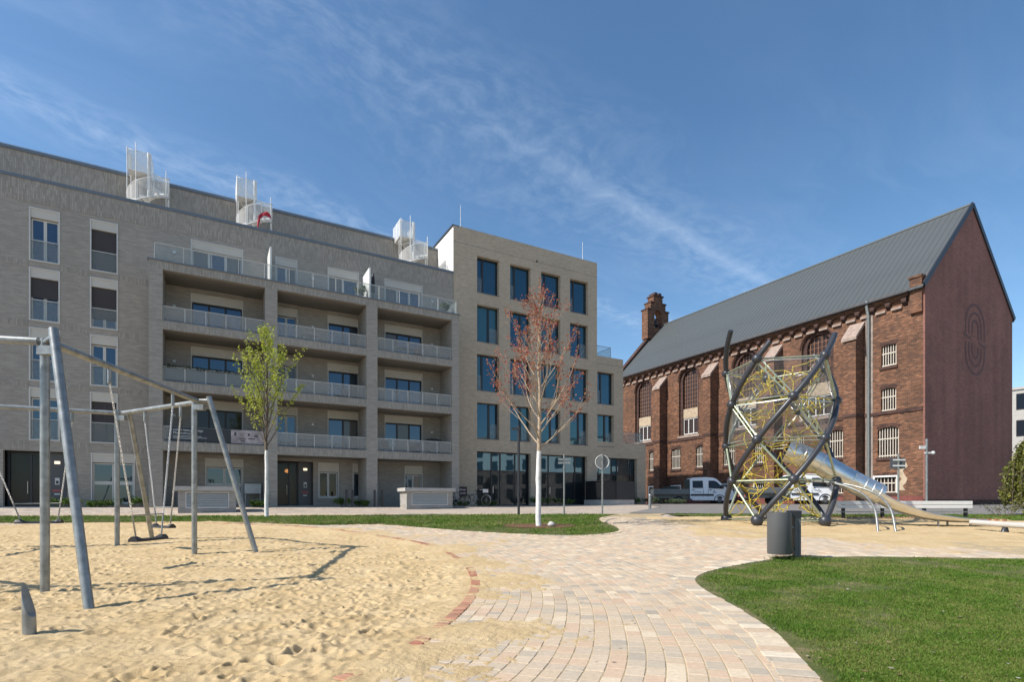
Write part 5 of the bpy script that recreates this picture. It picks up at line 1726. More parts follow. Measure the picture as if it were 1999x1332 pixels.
# timber balancing beam at the right edge
bb = thing('balance_beam', 'pale timber balancing beam at the right edge of the sand, on a dark forked support', 'beam', (12.9, 14.4, .25))
OBB = (12.9, 14.4, .25)
mb = MB(OBB); mb.tube([P3(1896, 1020, 15.6), P3(1950, 1024, 14.9), P3(2070, 1031, 13.6)], [.075, .08, .085], 10); mb.build('log', M_concrete, bb)
mb = MB(OBB); b_ = P3(1962, 1025, 14.77); gzz = G(b_.x, b_.y)
mb.tube([(b_.x - .05, b_.y, gzz - .1), (b_.x + .02, b_.y, gzz + .18), (b_.x + .05, b_.y, b_.z - .05)], [.07, .05, .06], 8); mb.tube([(b_.x + .08, b_.y, gzz - .1), (b_.x + .02, b_.y, gzz + .14)], .045, 8); mb.build('support', M_tube, bb)

# ------------------------------------------------------------------ waste bin
bx_, by_ = 4.70, 9.45
bin_ = thing('waste_bin', 'dark grey cylindrical waste bin on a square post at the lawn corner', 'bin', (bx_, by_, float(gz(by_))))
OW = (bx_, by_, float(gz(by_)))
zb = OW[2]
mb = MB(OW)
n_ = 40; rO, rI = .200, .190
prof = [(.0, .10), (rO - .01, .10), (rO, .115), (rO, .83), (rI, .83), (rI, .14), (0, .14)]
vs = []; 
for r_, z in prof:
    for k in range(n_):
        a = 2 * math.pi * k / n_; vs.append((bx_ + max(r_, .001) * math.cos(a), by_ + max(r_, .001) * math.sin(a), zb + z))
mb.add(vs, [(i * n_ + k, i * n_ + (k + 1) % n_, (i + 1) * n_ + (k + 1) % n_, (i + 1) * n_ + k) for i in range(len(prof) - 1) for k in range(n_)], False)
for i in range(len(mb.smooth)): mb.smooth[i] = True
o = mb.build('drum', M_anthr, bin_)
md = o.modifiers.new('edges', 'EDGE_SPLIT'); md.split_angle = R(35)
mb = MB(OW); mb.box(bx_ + .248, bx_ + .352, by_ - .05, by_ + .05, zb - .1, zb + .86); mb.build('post', plain('bin_post_paint', (.11, .112, .115), .45), bin_)
mb = MB(OW); mb.box(bx_ + .15, bx_ + .357, by_ - .062, by_ + .062, zb + .745, zb + .862); mb.build('head_bracket', M_dkmetal, bin_)
mb = MB(OW); mb.box(bx_ + .195, bx_ + .25, by_ - .02, by_ + .02, zb + .16, zb + .20); mb.box(bx_ + .195, bx_ + .25, by_ - .02, by_ + .02, zb + .55, zb + .59); mb.build('bracket', M_galv, bin_)
mb = MB(OW); mb.box(bx_ + .300, bx_ + .305, by_ - .0535, by_ - .0505, zb + .02, zb + .74); mb.build('post_groove', M_black, bin_)

# ------------------------------------------------------------------ long white railing
A_, B_ = Vector((12.0, 19.9, 0)), Vector((16.95, 19.82, 0))
rl = thing('white_railing', 'long low railing of white planks on grey posts behind the slide', 'railing', (14.8, 19.8, .5))
ORL = (14.8, 19.8, .5)
for z0_, z1_ in ((.86, .98), (.995, 1.125)):
    mb = MB(ORL); mb.bar(A_ + Vector((0, 0, (z0_ + z1_) / 2)), B_ + Vector((0, 0, (z0_ + z1_) / 2)), .05, z1_ - z0_); mb.build('plank', M_white, rl)
mb = MB(ORL); mb.bar(A_ + Vector((0, 0, .72)), B_ + Vector((0, 0, .72)), .035, .035); mb.build('lower_rail', M_galv, rl)
for f in (.06, .35, .66, .965):
    p = A_.lerp(B_, f); mb = MB(ORL); mb.box(p.x - .045, p.x + .045, p.y + .03, p.y + .12, G(p.x, p.y) - .1, 1.12); mb.build('post', M_dkmetal, rl)

# ------------------------------------------------------------------ posts, signs, lamps
def pole(name, label, cat, x, y, h, r_, mat, n=10):
    z = G(x, y)
    rt = thing(name, label, cat, (x, y, z))
    mb = MB(); mb.tube([(0, 0, -.1), (0, 0, h)], r_, n); mb.build('pole', mat, rt)
    return rt, z


lp, _ = pole('street_lamp', 'slim dark lamp post standing in front of the office block', 'street lamp', .28, 22.6, 3.75, .055, M_dkmetal)
mb = MB(); mb.box(-.30, .06, -.06, .06, 3.58, 3.66); mb.build('lamp_head', M_dkmetal, lp)
sg1, _ = pole('sign_post', 'thin steel sign post with two edge-on plates left of the round sign', 'sign', 2.19, 22.6, 2.55, .035, M_galv)
for z in (2.14, 2.28): 
    mb = MB(); mb.box(-.26, .26, -.04, -.036, z, z + .09); mb.build('plate', M_galv, sg1)
sg2, _ = pole('round_sign', 'round traffic sign seen from its grey back with pale rim, before the office block', 'sign', 3.78, 22.5, 2.55, .035, M_galv)
mb = MB(); mb.tube([(0, .045, 2.22), (0, .05, 2.22)], .28, 28); mb.build('disc', plain('sign_back', (.16, .165, .165), .6), sg2)
mb = MB(); mb.tube([(.285 * math.cos(a), .047, 2.22 + .285 * math.sin(a)) for a in np.linspace(0, 2 * math.pi, 33)[:-1]], .014, 6, closed=True); mb.build('rim', M_white, sg2)
mb = MB(); mb.box(-.06, .06, -.045, .045, 2.05, 2.09); mb.box(-.06, .06, -.045, .045, 2.34, 2.38); mb.build('bracket', M_galv, sg2)
sg3, _ = pole('sign_post', 'steel sign post with two narrow plates behind the slide mouth', 'sign', 16.5, 22.97, 2.6, .04, M_galv)
for z in (2.05, 2.3):
    mb = MB(); mb.box(-.27, .27, -.05, -.046, z, z + .06); mb.build('plate', M_white, sg3)
mb = MB(); mb.box(-.33, .33, .045, .05, 1.95, 2.42); mb.build('sign_panel', plain('sign_panel_grey', (.10, .105, .11), .6), sg3)
lp2, _ = pole('camera_mast', 'tall thin grey mast with small fittings beside the church gable corner', 'mast', 26.9, 34.9, 4.4, .07, M_galv)
mb = MB(); mb.box(-.12, .45, -.05, .05, 3.45, 3.55); mb.sphere((.42, 0, 3.5), .12, 10, 6); mb.build('fitting', M_light, lp2)
mb = MB(); mb.box(-.45, -.08, -.05, .05, 3.75, 3.95); mb.build('fitting', M_light, lp2)
bl, zz = pole('bollard', 'short steel bollard with rounded top at the office corner', 'bollard', 8.1, 31.6, .78, .085, M_galv, 14)
mb = MB(); mb.sphere((0, 0, .78), .086, 14, 8, .8); mb.build('cap', M_steel, bl)
for i, (s_, lab) in enumerate(((6.75, 'black bicycle stand left of the pair at the apartment windows'), (8.4, 'black bicycle stand right of the pair in front of the brick pier'))):
    x, y, _ = loc2w(s_, 31.2, 0); z = G(x, y)
    rt = thing('bicycle_stand', lab, 'bike stand', (x, y, z), ROT, 'bicycle stands by the wall')
    mb = MB(); w2 = .17 if i == 0 else .22
    mb.box(-w2 - .05, -w2 + .05, -.05, .05, -.1, .95); mb.build('post', M_dkmetal, rt)
    mb = MB(); mb.box(w2 - .05, w2 + .05, -.05, .05, -.1, .95); mb.build('post', M_dkmetal, rt)

# black louvred box in front of the office
x, y, _ = loc2w(25.3, 31.6, 0)
kb = thing('black_louvre_box', 'black louvred equipment box on a pale base in front of the office block', 'vent box', (x, y, G(x, y)), ROT)
mb = MB(); mb.box(-.0, 3.3, .35, 2.4, -.2, .38); mb.build('base', M_concrete, kb)
mb = MB(); mb.box(.05, 3.25, .45, 2.3, .38, 1.75); mb.build('case', M_black, kb)
for i in range(13):
    mb = MB(); mb.box(.0, 1.5, .37, .44, .42 + i * .1, .42 + i * .1 + .06); mb.build('slat', M_dkmetal, kb)
mb = MB(); mb.box(1.52, 3.3, .36, .44, .40, 1.76); mb.build('front_panel', M_dkmetal, kb)
mb = MB(); mb.box(-.03, 3.33, .33, 2.42, 1.765, 1.82); mb.build('lid', M_black, kb)

# notice board behind the bicycles
x, y, _ = loc2w(14.95, C0 - .12, 0)
nb = thing('notice_board', 'dark red-brown notice board with two pale plates on the wall by the bicycles', 'sign', (x, y, G(x, y)), ROT)
mb = MB(); mb.box(-.32, .32, -.03, .02, .62, 1.30); mb.build('panel', plain('notice_brown', (.06, .03, .028), .6), nb)
for z in (.80, 1.03):
    mb = MB(); mb.box(-.2, .2, -.045, -.032, z, z + .1); mb.build('plate', plain('notice_plate', (.42, .35, .36), .6), nb)
for xx in (-.25, .25):
    mb = MB(); mb.box(xx - .02, xx + .02, .022, .06, -.1, 1.3); mb.build('leg', M_dkmetal, nb)

# ------------------------------------------------------------------ trees
def leaf_quads(P_, N_, size, rng):
    """leaf-shaped folded quads at points P_, pointing along N_ with scatter"""
    n_ = len(P_)
    d_ = N_ + rng.normal(0, .55, (n_, 3)); d_ /= np.linalg.norm(d_, axis=1, keepdims=True)
    up = rng.normal(0, 1, (n_, 3)); sd_ = np.cross(d_, up); sd_ /= np.linalg.norm(sd_, axis=1, keepdims=True)
    L = size * rng.uniform(.65, 1.35, (n_, 1)); W_ = L * .36
    q = np.stack([P_, P_ + d_ * L * .5 + sd_ * W_, P_ + d_ * L, P_ + d_ * L * .5 - sd_ * W_], 1)
    return q


def tree(label, base, H, crown0, trunk_r, n_br, reach, lean, white_to, bark, leaf_cols, leaf_size, n_leaf, seed, tip_bias, style):
    rng = np.random.RandomState(seed)
    x0, y0, z0 = base
    rt = thing('street_tree', label, 'tree', base)
    # trunk
    zs_ = np.linspace(0, H, 26)
    wob = np.cumsum(rng.normal(0, .012, (26, 2)), axis=0)
    wob[:8] *= .3
    tr = [(wob[i, 0], wob[i, 1], z) for i, z in enumerate(zs_)]
    rad = [max(.008, trunk_r * (1 - .25 * min(1, z / white_to)) if z < white_to else trunk_r * .75 * (1 - (z - white_to) / (H - white_to)) ** .8) for z in zs_]
    lo = [p for p in tr if p[2] <= white_to]; k = len(lo)
    mb = MB(); mb.tube([(0, 0, -.1)] + [(p[0] + rng.normal(0, .004), p[1] + rng.normal(0, .004), p[2]) for p in tr[:k + 1]], [rad[0] * 1.25] + [r_ * rng.uniform(.96, 1.05) for r_ in rad[:k + 1]], 12); tk = mb.build('whitewashed_trunk', M_lime, rt)
    mb = MB(); mb.tube(tr[k:], rad[k:], 10); mb.build('trunk', bark, rt)
    br = MB(); LP = []; LN = []
    def at(z):
        i = np.interp(z, zs_, np.arange(26)); a = int(i); f = i - a; b = min(a + 1, 25)
        return np.array(tr[a]) * (1 - f) + np.array(tr[b]) * f
    def branch(p, d, L, r_, depth):
        n_ = 9; pts = [np.array(p)]; dd = np.array(d, float)
        for i in range(n_):
            dd = dd + np.array([0, 0, style['curve']]) + rng.normal(0, .06, 3); dd /= np.linalg.norm(dd)
            pts.append(pts[-1] + dd * L / n_)
        br.tube([tuple(q) for q in pts], [max(.003, r_ * (1 - .85 * i / n_)) for i in range(n_ + 1)], 5 if depth else 6, caps=False)
        nl = int(n_leaf * L * (1.0 if depth < 2 else .8))
        for _ in range(nl):
            f = tip_bias + (1 - tip_bias) * rng.rand()
            if rng.rand() > style['fill']: continue
            i = min(n_ - 1, int(f * n_)); g = f * n_ - i
            q = pts[i] * (1 - g) + pts[i + 1] * g
            off_ = rng.normal(0, style['spread'], 3)
            LP.append(q + off_); LN.append((pts[i + 1] - pts[i]) / np.linalg.norm(pts[i + 1] - pts[i]) * .5 + off_ / (np.linalg.norm(off_) + 1e-6))
        if depth < style['depth']:
            for _ in range(style['sub'] if depth == 0 else 2):
                f = rng.uniform(.25, .85); i = int(f * n_)
                t_ = pts[min(i + 1, n_)] - pts[i]; t_ /= np.linalg.norm(t_)
                s_ = rng.normal(0, 1, 3); s_ -= t_ * s_.dot(t_); s_ /= np.linalg.norm(s_)
                nd = t_ + s_ * style['fork']; nd[2] += .2; nd /= np.linalg.norm(nd)
                branch(pts[i], nd, L * rng.uniform(.35, .6) * (1 - f * .3), r_ * .5 * (1 - f * .5), depth + 1)
    for i in range(n_br):
        f = (i + rng.rand() * .7) / n_br
        z = crown0 + (H * .93 - crown0) * f ** 1.05
        az = i * 2.39996 + rng.normal(0, .25)
        el = R(lean + (82 - lean) * f ** 1.3) + rng.normal(0, .07)
        Lb = reach(f) * rng.uniform(.82, 1.15)
        branch(at(z), (math.cos(az) * math.cos(el), math.sin(az) * math.cos(el), math.sin(el)), Lb, max(.009, trunk_r * .32 * (1 - f * .75)), 0)
    branch(at(H * .97), (0, 0, 1), .5, .012, 1)
    br.build('branches', bark, rt)
    LPa = np.array(LP); LNa = np.array(LN)
    q = leaf_quads(LPa, LNa, leaf_size, rng)
    n_ = len(q)
    lc = np.array(leaf_cols)[rng.randint(len(leaf_cols), size=n_)] * rng.uniform(.75, 1.2, (n_, 1))
    cols = np.repeat(np.concatenate([lc, np.ones((n_, 1))], 1), 4, axis=0)
    o = np_mesh('crown', q.reshape(-1, 3), np.arange(n_ * 4).reshape(-1, 4), M_leaf, cols, parent=rt)
    return rt


tree('young street tree with fresh yellow-green leaves on upright branches and whitewashed trunk', (-9.35, 20.5, float(gz(20.5))), 7.1, 2.65, .075, 38,
     lambda f: 2.55 * (1 - f) ** .6 + .4, 60, 2.35, M_bark, [(.38, .44, .045), (.46, .50, .07), (.29, .37, .035), (.50, .52, .13)], .078, 36, 4, .25,
     dict(curve=.03, fill=.97, spread=.032, depth=1, sub=1, fork=.35))
tree('young street tree with sparse reddish spring leaves and whitewashed trunk on the grass island', (.81, 16.34, float(gz(16.34))), 7.15, 2.35, .088, 30,
     lambda f: 2.5 * (1 - f) ** .6 + .3, 34, 2.2, M_barkred, [(.40, .115, .075), (.46, .155, .095), (.32, .075, .065), (.46, .20, .10), (.36, .15, .075)], .068, 21, 9, .6,
     dict(curve=.062, fill=.8, spread=.045, depth=2, sub=3, fork=.5))

# stone at the foot of the nearer tree
st_ = thing('stone', 'small grey stone lying in the mulch at the reddish tree', 'stone', (1.18, 16.1, float(gz(16.1)) + .02))
mb = MB(); rng = np.random.RandomState(3)
mb.sphere((0, 0, .05), .12, 9, 6, .6); mb.v = [(v[0] * (1 + rng.uniform(-.15, .2)), v[1], v[2] * (1 + rng.uniform(-.1, .3))) for v in mb.v]; mb.build('rock', M_concrete, st_)


def shrub(name, label, base, wd, h, n_, seed, cols, size, group=None, droop=False, cat='shrub'):
    rng = np.random.RandomState(seed)
    rt = thing(name, label, cat, base, 0, group)
    mb = MB(); P_ = []; N_ = []
    ns = 14 if not droop else 60
    for i in range(ns):
        a = rng.rand() * 6.283; r_ = math.sqrt(rng.rand())
        if droop:
            tx, ty = wd * r_ * math.cos(a), wd * r_ * math.sin(a)
            top = h * (1 - .35 * r_ * r_) * rng.uniform(.85, 1.02)
            pts = [(0, 0, h * .7), (tx * .5, ty * .5, top), (tx * .9, ty * .9, top * .86), (tx * 1.02, ty * 1.02, top * .5), (tx * 1.03, ty * 1.03, max(.1, top * rng.uniform(.05, .3)))]
        else:
            pts = [(wd * r_ * .4 * math.cos(a), wd * r_ * .3 * math.sin(a), -.03), (wd * r_ * .9 * math.cos(a), wd * r_ * .6 * math.sin(a), h * .55), (wd * r_ * 1.1 * math.cos(a), wd * r_ * .7 * math.sin(a), h * rng.uniform(.6, 1.0))]
        pl = spline(pts, per=5)
        mb.tube([tuple(p) for p in pl], [.006 if not droop else .012] * len(pl), 4, caps=False)
        for _ in range(n_ // ns):
            k = rng.randint(4 if not droop else 5, len(pl)); q = pl[k] + rng.normal(0, .05 if not droop else .07, 3)
            q[2] = max(q[2], .01)
            P_.append(q); N_.append(rng.normal(0, 1, 3) * .6 + (np.array([0, 0, .7]) if not droop else np.array([0, 0, -1.2])))
    if droop: mb.tube([(0, 0, -.1), (.03, 0, h * .4), (0, 0, h * .75)], [.09, .07, .03], 8)
    mb.build('stems', M_bark, rt)
    q = leaf_quads(np.array(P_), np.array(N_) / np.linalg.norm(N_, axis=1, keepdims=True), size, rng)
    m_ = len(q); lc = np.array(cols)[rng.randint(len(cols), size=m_)] * rng.uniform(.7, 1.2, (m_, 1))
    np_mesh('crown', q.reshape(-1, 3), np.arange(m_ * 4).reshape(-1, 4), M_leaf, np.repeat(np.concatenate([lc, np.ones((m_, 1))], 1), 4, axis=0), parent=rt)
    return rt


GREEN = [(.06, .12, .02), (.09, .16, .03), (.13, .19, .05), (.05, .09, .02)]
for i, (s_, d_, w_, h_, lab) in enumerate([
    (-6.2, 33.0, .75, .40, 'low green shrub between the dark entrance and the French window'),
    (-5.0, 33.2, .6, .25, 'flat ground-cover shrub under the leftmost French window'),
    (-3.6, 33.0, .85, .5, 'bushy low shrub right of the leftmost French window'),
    (2.05, 31.4, .35, .25, 'tiny shrub behind the louvred box at the entrance'),
    (6.4, 31.5, .45, .42, 'small dark shrub beside the left bicycle stand'),
    (7.5, 31.5, .4, .28, 'small shrub between the two bicycle stands'),
    (13.9, 31.9, .7, .22, 'flat weeds under the parked bicycles'),
    (15.9, 32.1, .7, .3, 'low shrub right of the parked bicycles'),
    (20.6, 32.8, .9, .55, 'green shrub at the office pier left of the black box'),
    (22.2, 32.2, .8, .45, 'green shrub in front of the middle shop window'),
    (29.0, 33.0, .9, .38, 'low shrub under the right shop window'),
    (30.8, 32.8, 1.0, .5, 'grey-green shrub beside the steel bollard'),
    (32.6, 32.4, 1.1, .42, 'grey-green shrub at the office corner near the truck'),
    (34.0, 32.4, .9, .34, 'flat shrub at the end of the bed by the truck')]):
    x, y, _ = loc2w(s_, d_, 0)
    shrub('low_shrub', lab, (x, y, G(x, y) - .02), w_, h_, 700, 30 + i, GREEN if i < 11 else [(.12, .16, .08), (.16, .20, .10), (.09, .13, .06)], .09, 'shrubs along the buildings')
shrub('weeping_willow', 'weeping willow with hanging yellow-green twigs at the right edge', (21.75, 22.4, G(21.75, 22.4)), .95, 3.5, 9000, 77, [(.22, .23, .04), (.16, .18, .04), (.28, .27, .07), (.12, .14, .03)], .10, droop=True, cat='tree')
shrub('dry_bush', 'dry low bush with bare pale twigs left of the willow', (19.7, 21.5, G(19.7, 21.5)), .75, .5, 260, 78, [(.25, .24, .16), (.16, .18, .08)], .05)

# ------------------------------------------------------------------ crew-cab trucks
def truck(label, loc, rz, bed_len, load):
    rt = thing('crew_cab_truck', label, 'truck', loc, rz, 'white crew-cab trucks parked by the church')
    # x forward, z up; origin on the ground under the middle of the front axle
    def hwid(z): return .99 if z < 1.25 else .99 - .17 * (z - 1.25) / 1.1
    prof = [(-2.55, .55), (-2.55, 2.22), (-2.35, 2.33), (-1.2, 2.38), (-.55, 2.33), (-.25, 2.2), (.55, 1.42), (1.02, 1.26), (1.18, 1.05), (1.22, .72), (1.2, .42), (.55, .36), (-.55, .36), (-2.3, .36)]
    mb = MB(); n_ = len(prof)
    L_ = [(x, hwid(z), z) for x, z in prof]; Rr_ = [(x, -hwid(z), z) for x, z in prof]
    mb.add(L_ + Rr_, [(i, (i + 1) % n_, n_ + (i + 1) % n_, n_ + i) for i in range(n_)] + [tuple(range(n_)), tuple(range(n_, 2 * n_))[::-1]])
    body = mb.build('cab', M_vanwhite, rt)
    bv = body.modifiers.new('soft', 'BEVEL'); bv.width = .045; bv.segments = 3; bv.limit_method = 'ANGLE'; bv.angle_limit = R(12)
    for sgn in (1, -1):
        def sidep(poly, e=.012): return [(x, sgn * (hwid(z) + e), z) for x, z in poly]
        for poly in ([(-.95, 1.42), (.35, 1.36), (.28, 1.48), (-.25, 2.02), (-.45, 2.1), (-.95, 2.1)], [(-2.35, 1.45), (-1.45, 1.45), (-1.45, 2.1), (-2.35, 2.1)]):
            mb = MB(); mb.add(sidep(poly), [tuple(range(len(poly)))]); mb.build('side_window', M_glass_dk, rt)
        mb = MB(); mb.box(-2.54, -.52, sgn * .99, sgn * 1.02, .72, .9); mb.build('side_trim', M_vangrey, rt)
        for x in (-1.0, -1.42):
            mb = MB(); mb.box(x - .01, x + .01, sgn * .985, sgn * .993, .6, 1.35); mb.build('door_gap', M_vangrey, rt)
        for x in (-.82, -2.3):
            mb = MB(); mb.box(x - .1, x + .1, sgn * .99, sgn * 1.03, 1.24, 1.29); mb.build('door_handle', M_vangrey, rt)
        mb = MB(); mb.box(-.62, -.28, sgn * .992, sgn * .998, 1.02, 1.06); mb.box(-.52, -.44, sgn * .992, sgn * .998, 1.10, 1.2); mb.box(-2.2, -1.6, sgn * .992, sgn * .998, 1.08, 1.11); mb.build('door_lettering', M_vangrey, rt)
        mb = MB(); mb.add([(.98, sgn * .93, 1.20), (1.15, sgn * .80, 1.06), (1.19, sgn * .60, .98), (1.02, sgn * .62, 1.22)], [(0, 1, 2, 3)])
        mb.v = [(v[0] + .03, v[1] + sgn * .02, v[2] + .012) for v in mb.v]; mb.build('headlight', M_steel, rt)
        mb = MB(); mb.box(.12, .32, sgn * 1.02, sgn * 1.22, 1.42, 1.72); mb.build('wing_mirror', M_vangrey, rt)
    mb = MB()
    f = lambda x, z, y: (x + .018, y, z + .018)
    mb.add([f(.50, 1.47, .78), f(.50, 1.47, -.78), f(-.20, 2.15, -.72), f(-.20, 2.15, .72)], [(0, 1, 2, 3)]); mb.build('windscreen', M_glass_dk, rt)
    mb = MB(); mb.box(1.205, 1.25, -.62, .62, .72, 1.0); mb.build('radiator_grille', M_black, rt)
    mb = MB(); mb.box(.62, 1.30, -.97, .97, .36, .66); mb.build('bumper', M_vangrey, rt)
    mb = MB(); mb.box(1.302, 1.312, -.26, .26, .48, .59); mb.build('number_plate', M_white, rt)
    for sgn in (1, -1):
        for x in (0, -3.55):
            mb = MB(); ctr = (x, sgn * .82, .35)
            mb.tube([(x, sgn * .72, .35), (x, sgn * .76, .35), (x, sgn * .96, .35), (x, sgn * .985, .35)], [.30, .35, .35, .31], 22); wl = mb.build('wheel', M_tyre, rt)
            mb = MB(); mb.tube([(x, sgn * .97, .35), (x, sgn * .995, .35)], [.215, .19], 18); mb.build('rim', M_bed, wl)
    for sgn in (1, -1):
        x = 0.0; mb = MB()
        arc = [(x + .46 * math.cos(a), .35 + .46 * math.sin(a)) for a in np.linspace(0, math.pi, 12)]
        mb.tube([(p[0], sgn * .985, p[1]) for p in arc], .035, 6); mb.build('wheel_arch', M_vangrey, rt)
    # flat bed with drop sides
    x1, x0 = -2.68, -2.68 - bed_len
    mb = MB(); mb.box(x0, x1, -1.02, 1.02, .86, .95); mb.box(x0 + .1, x1, -.4, .4, .5, .86); bed = mb.build('flat_bed', M_bed, rt)
    for y in (1.02, -1.05):
        for k in range(3):
            mb = MB(); mb.box(x0, x1, y, y + .03, .955 + k * .135, .955 + k * .135 + .125); mb.build('side_board', M_bed, bed)
    mb = MB(); mb.box(x0 - .03, x0, -1.05, 1.05, .955, 1.35); mb.build('tail_board', M_bed, bed)
    mb = MB(); mb.box(x0 - .06, x0 - .03, .7, .95, .62, .78); mb.build('tail_light', M_redsign, rt)
    mb = MB(); mb.box(x0 - .06, x0 - .03, -.95, -.7, .62, .78); mb.build('tail_light', M_redsign, rt)
    mb = MB()
    mb.box(x1, x1 + .05, -.98, -.9, .95, 2.25); mb.box(x1, x1 + .05, .9, .98, .95, 2.25); mb.box(x1, x1 + .05, -.9, .9, 2.15, 2.25); mb.box(x1 + .0, x1 + .04, -.9, .9, 1.0, 2.15); mb.build('head_board', M_tarp, bed)
    if load:
        rng = np.random.RandomState(5); g = []
        for i in range(9):
            for j in range(7):
                a, b = i / 8, j / 6
                e = math.sin(math.pi * a) * math.sin(math.pi * b)
                g.append((x0 + .2 + (bed_len - .5) * a, -.85 + 1.7 * b, .96 + .85 * e ** .6 * (.6 + .4 * a) + rng.uniform(-.06, .06) * (e > .05)))
        mb = MB(); mb.add(g, [(i * 7 + j, (i + 1) * 7 + j, (i + 1) * 7 + j + 1, i * 7 + j + 1) for i in range(8) for j in range(6)])
        ld = thing('load_heap', 'dark covered heap lying on the flat bed of the farther truck', 'load', (0, 0, 0), 0)
        ld.location = loc; ld.rotation_euler = (0, 0, rz)
        mb.build('tarpaulin', M_tarp, ld)
    return rt


xa, ya = 18.8, 49.4
truck('white crew-cab truck with grey flat bed in the shade beside the office corner', (xa, ya, G(xa, ya)), R(-6), 3.1, True)
xa, ya = 24.7, 43.2
truck('white crew-cab truck in the sun behind the climbing tower', (xa, ya, G(xa, ya)), R(-6), 3.3, False)

# ------------------------------------------------------------------ bicycles
def bicycle(label, loc, rz, col, pale):
    rt = thing('bicycle', label, 'bicycle', loc, rz, 'bicycles parked by the office wall')
    fm = plain('bike_paint_' + str(int(loc[0] * 100)), col, .4)
    for x in (0, 1.06):
        ring = [(x + .335 * math.cos(a), 0, .35 + .335 * math.sin(a)) for a in np.linspace(0, 2 * math.pi, 29)[:-1]]
        mb = MB(); mb.tube(ring, .019, 6, closed=True); wl = mb.build('wheel', M_tyre if not pale else M_bed, rt)
        mb = MB()
        for a in np.linspace(0, math.pi, 9)[:-1]: mb.tube([(x - .32 * math.cos(a), 0, .35 - .32 * math.sin(a)), (x + .32 * math.cos(a), 0, .35 + .32 * math.sin(a))], .003, 3)
        tag(mb.build('spokes', M_steel, wl), kind='stuff')
        mg = [(x + .375 * math.cos(a), 0, .35 + .375 * math.sin(a)) for a in np.linspace(R(20), R(170), 12)]
        mb = MB(); mb.tube(mg, .016, 5); mb.build('mudguard', M_steel if pale else M_black, rt)
    mb = MB()
    bb, st, hd, hb = (.47, 0, .30), (.34, 0, .82), (.88, 0, .86), (.93, 0, .62)
    for a, b in ((bb, st), (bb, hb), (st, hd), (hd, hb), (bb, (0, 0, .35)), (st, (0, 0, .35)), (hb, (1.06, 0, .35)), (st, (.32, 0, .95)), (hd, (.86, 0, 1.02))): mb.tube([a, b], .017, 6)
    mb.build('frame', fm, rt)
    mb = MB(); mb.box(.2, .46, -.07, .07, .95, 1.0); mb.build('saddle', M_rubber, rt)
    mb = MB(); mb.tube([(.74, .29, 1.02), (.86, .16, 1.05), (.86, -.16, 1.05), (.74, -.29, 1.02)], .014, 6); mb.build('handlebar', M_steel, rt)
    mb = MB(); mb.tube([(.47, -.05, .30), (.47, .05, .30)], .09, 14); mb.build('chain_guard', M_black, rt)
    mb = MB(); mb.box(-.25, .2, -.06, .06, .73, .75); mb.build('luggage_rack', M_dkmetal, rt)
    if pale:
        mb = MB(); mb.box(.9, 1.12, -.15, .15, .86, 1.08); mb.build('front_basket', M_white, rt)
    return rt


x, y, _ = loc2w(13.35, 31.6, 0); bicycle('dark bicycle half hidden by the louvred box', (x - .35, y, G(x, y)), R(-8), (.02, .02, .022), False)
x, y, _ = loc2w(14.75, 31.9, 0); bicycle('bicycle with silver wheels and a white front basket', (x, y, G(x, y)), R(-30), (.05, .05, .05), True)

# ------------------------------------------------------------------ things left on the balconies
def bal(name, label, cat, s_, d_, z_):
    off = (s_, d_, z_); return bldg(name, label, cat, off), off


FLZ = [3.95, 6.99, 10.02]
t_, off = bal('barbecue', 'barbecue under a black cover on the lowest right balcony', 'barbecue', 12.35, C1 + .75, FLZ[0])
mb = MB(off); x, y, z = off
prof = [(.30, 0), (.32, .5), (.30, .85), (.42, .95), (.36, 1.12), (.12, 1.2)]
mb.tube([(x, y, z + h) for r_, h in prof], [r_ for r_, h in prof], 12); mb.v = [(v[0] * 1.5, v[1] * .9, v[2]) for v in mb.v]; mb.build('cover', M_rubber, t_)
for k, (s_, d_, zi, lab) in enumerate(((4.9, C1 + .9, 2, 'small white table on the top middle balcony'), (4.7, C1 + 1.0, 0, 'folding table on the lowest middle balcony'), (10.6, C1 + 1.0, 2, 'table on the top right balcony'))):
    t_, off = bal('balcony_table', lab, 'table', s_, d_, FLZ[zi]); x, y, z = off
    mb = MB(off); mb.box(x - .45, x + .45, y - .3, y + .3, z + .70, z + .735); mb.build('top', M_white if k == 0 else M_anthr, t_)
    for sx_ in (-1, 1):
        for sy_ in (-1, 1):
            mb = MB(off); mb.bar((x + sx_ * .4, y + sy_ * .25, z), (x + sx_ * .34, y + sy_ * .22, z + .70), .03); mb.build('leg', M_white if k == 0 else M_anthr, t_)
for k, (s_, d_, zi, lab) in enumerate(((11.4, C1 + .9, 2, 'dark red chair on the top right balcony'), (9.3, C1 + .8, 0, 'brown chair at the left end of the lowest right balcony'), (6.9, C1 + 1.0, 1, 'grey chair on the middle balcony of the central bay'), (.6, C1 + 1.1, 2, 'grey chair on the top left balcony'))):
    t_, off = bal('balcony_chair', lab, 'chair', s_, d_, FLZ[zi]); x, y, z = off
    m_ = plain('chair_cloth_%d' % k, [(.2, .03, .03), (.12, .07, .04), (.15, .15, .15), (.18, .18, .17)][k], .7)
    mb = MB(off); mb.box(x - .24, x + .24, y - .24, y + .24, z + .42, z + .47); mb.build('seat', m_, t_)
    mb = MB(off); mb.box(x - .24, x + .24, y + .2, y + .24, z + .5, z + .92); mb.build('backrest', m_, t_)
    for sx_ in (-1, 1):
        for sy_ in (-1, 1):
            mb = MB(off); mb.bar((x + sx_ * .23, y + sy_ * .22, z), (x + sx_ * .21, y + sy_ * .2, z + .42), .025); mb.build('leg', M_dkmetal, t_)
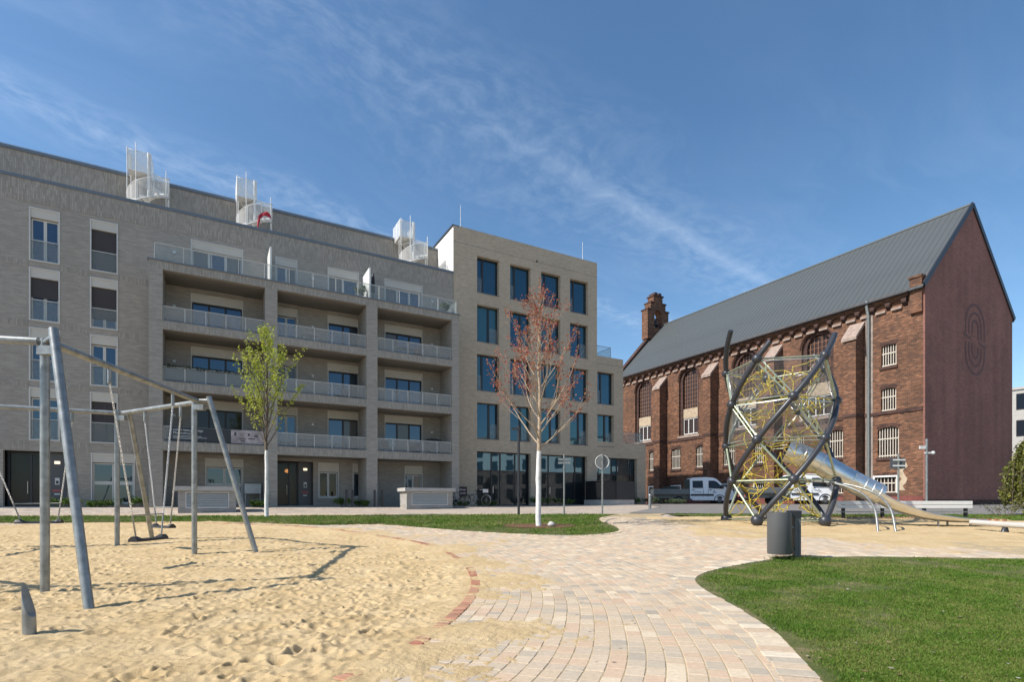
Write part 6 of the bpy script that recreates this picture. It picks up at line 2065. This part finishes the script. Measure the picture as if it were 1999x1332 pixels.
# dark green garland along the railing of the middle left balcony
off = (-2.2, C1 + .1, 7.9)
rt = bldg('garland', 'dark leafy garland wound along the railing of the middle left balcony', 'garland', off)
rng = np.random.RandomState(31); n_ = 1500
P_ = np.stack([rng.uniform(0.02, 4.55, n_), rng.normal(0, .03, n_), .03 + rng.normal(0, .035, n_)], 1)
q = leaf_quads(P_, rng.normal(0, 1, (n_, 3)), .06, rng)
lc = np.array([(.03, .055, .02), (.05, .08, .03), (.07, .07, .04)])[rng.randint(3, size=n_)]
np_mesh('crown', q.reshape(-1, 3), np.arange(n_ * 4).reshape(-1, 4), M_leaf, np.repeat(np.concatenate([lc, np.ones((n_, 1))], 1), 4, axis=0), parent=rt)
mb = MB(); mb.tube([(0, 0, .02), (4.58, 0, .02)], .012, 5); mb.build('wire', M_dkmetal, rt)
t_, off = bal('parasol', 'closed dark parasol on the roof terrace beside the right white screen', 'parasol', 8.55, C1 + 1.0, 13.0); x, y, z = off
mb = MB(off); mb.tube([(x, y, z), (x, y, z + 2.1)], .02, 6); mb.build('pole', M_dkmetal, t_)
mb = MB(off); mb.tube([(x, y, z + .95), (x, y, z + 1.3), (x, y, z + 1.95), (x, y, z + 2.12)], [.12, .13, .08, .02], 8); mb.build('canopy', M_rubber, t_)
for k, (s_, lab) in enumerate(((7.75, 'potted plant left of the right terrace screen'), (13.2, 'potted plant at the right end of the roof terrace'))):
    x, y, _ = loc2w(s_, C1 + .8, 0)
    rt = shrub('potted_plant', lab, (x, y, 13.35), .35, .75, 420, 90 + k, [(.10, .15, .04), (.18, .17, .06), (.07, .11, .03)], .10, cat='plant')
    mb = MB(); mb.tube([(0, 0, -.34), (0, 0, .02)], [.16, .21], 12); mb.build('pot', M_chdark, rt)

# scattered dry leaves and petals on the lawn and paving
rng = np.random.RandomState(61); n_ = 170
y = 3.2 * (9.6 / 3.2) ** rng.rand(n_); x = rng.uniform(.1, .95, n_) * y
k = inside(x, y, LAWNP) | (rng.rand(n_) < .3)
x, y = x[k], y[k]; n_ = len(x)
P_ = np.stack([x, y, gz(y) + .022], 1)
q = leaf_quads(P_, np.stack([rng.normal(0, 1, n_), rng.normal(0, 1, n_), np.zeros(n_)], 1), .035, rng)
q[:, :, 2] = q[:, :, 2] * .25 + (gz(y) + .024)[:, None] * .75
lc = np.array([(.45, .40, .30), (.35, .26, .15), (.60, .57, .50), (.28, .18, .10)])[rng.randint(4, size=n_)]
tag(np_mesh('fallen_leaves', q.reshape(-1, 3), np.arange(n_ * 4).reshape(-1, 4), M_leaf, np.repeat(np.concatenate([lc, np.ones((n_, 1))], 1), 4, axis=0)), 'scattered dry leaves and pale petals on lawn and paving', 'leaves', kind='stuff')
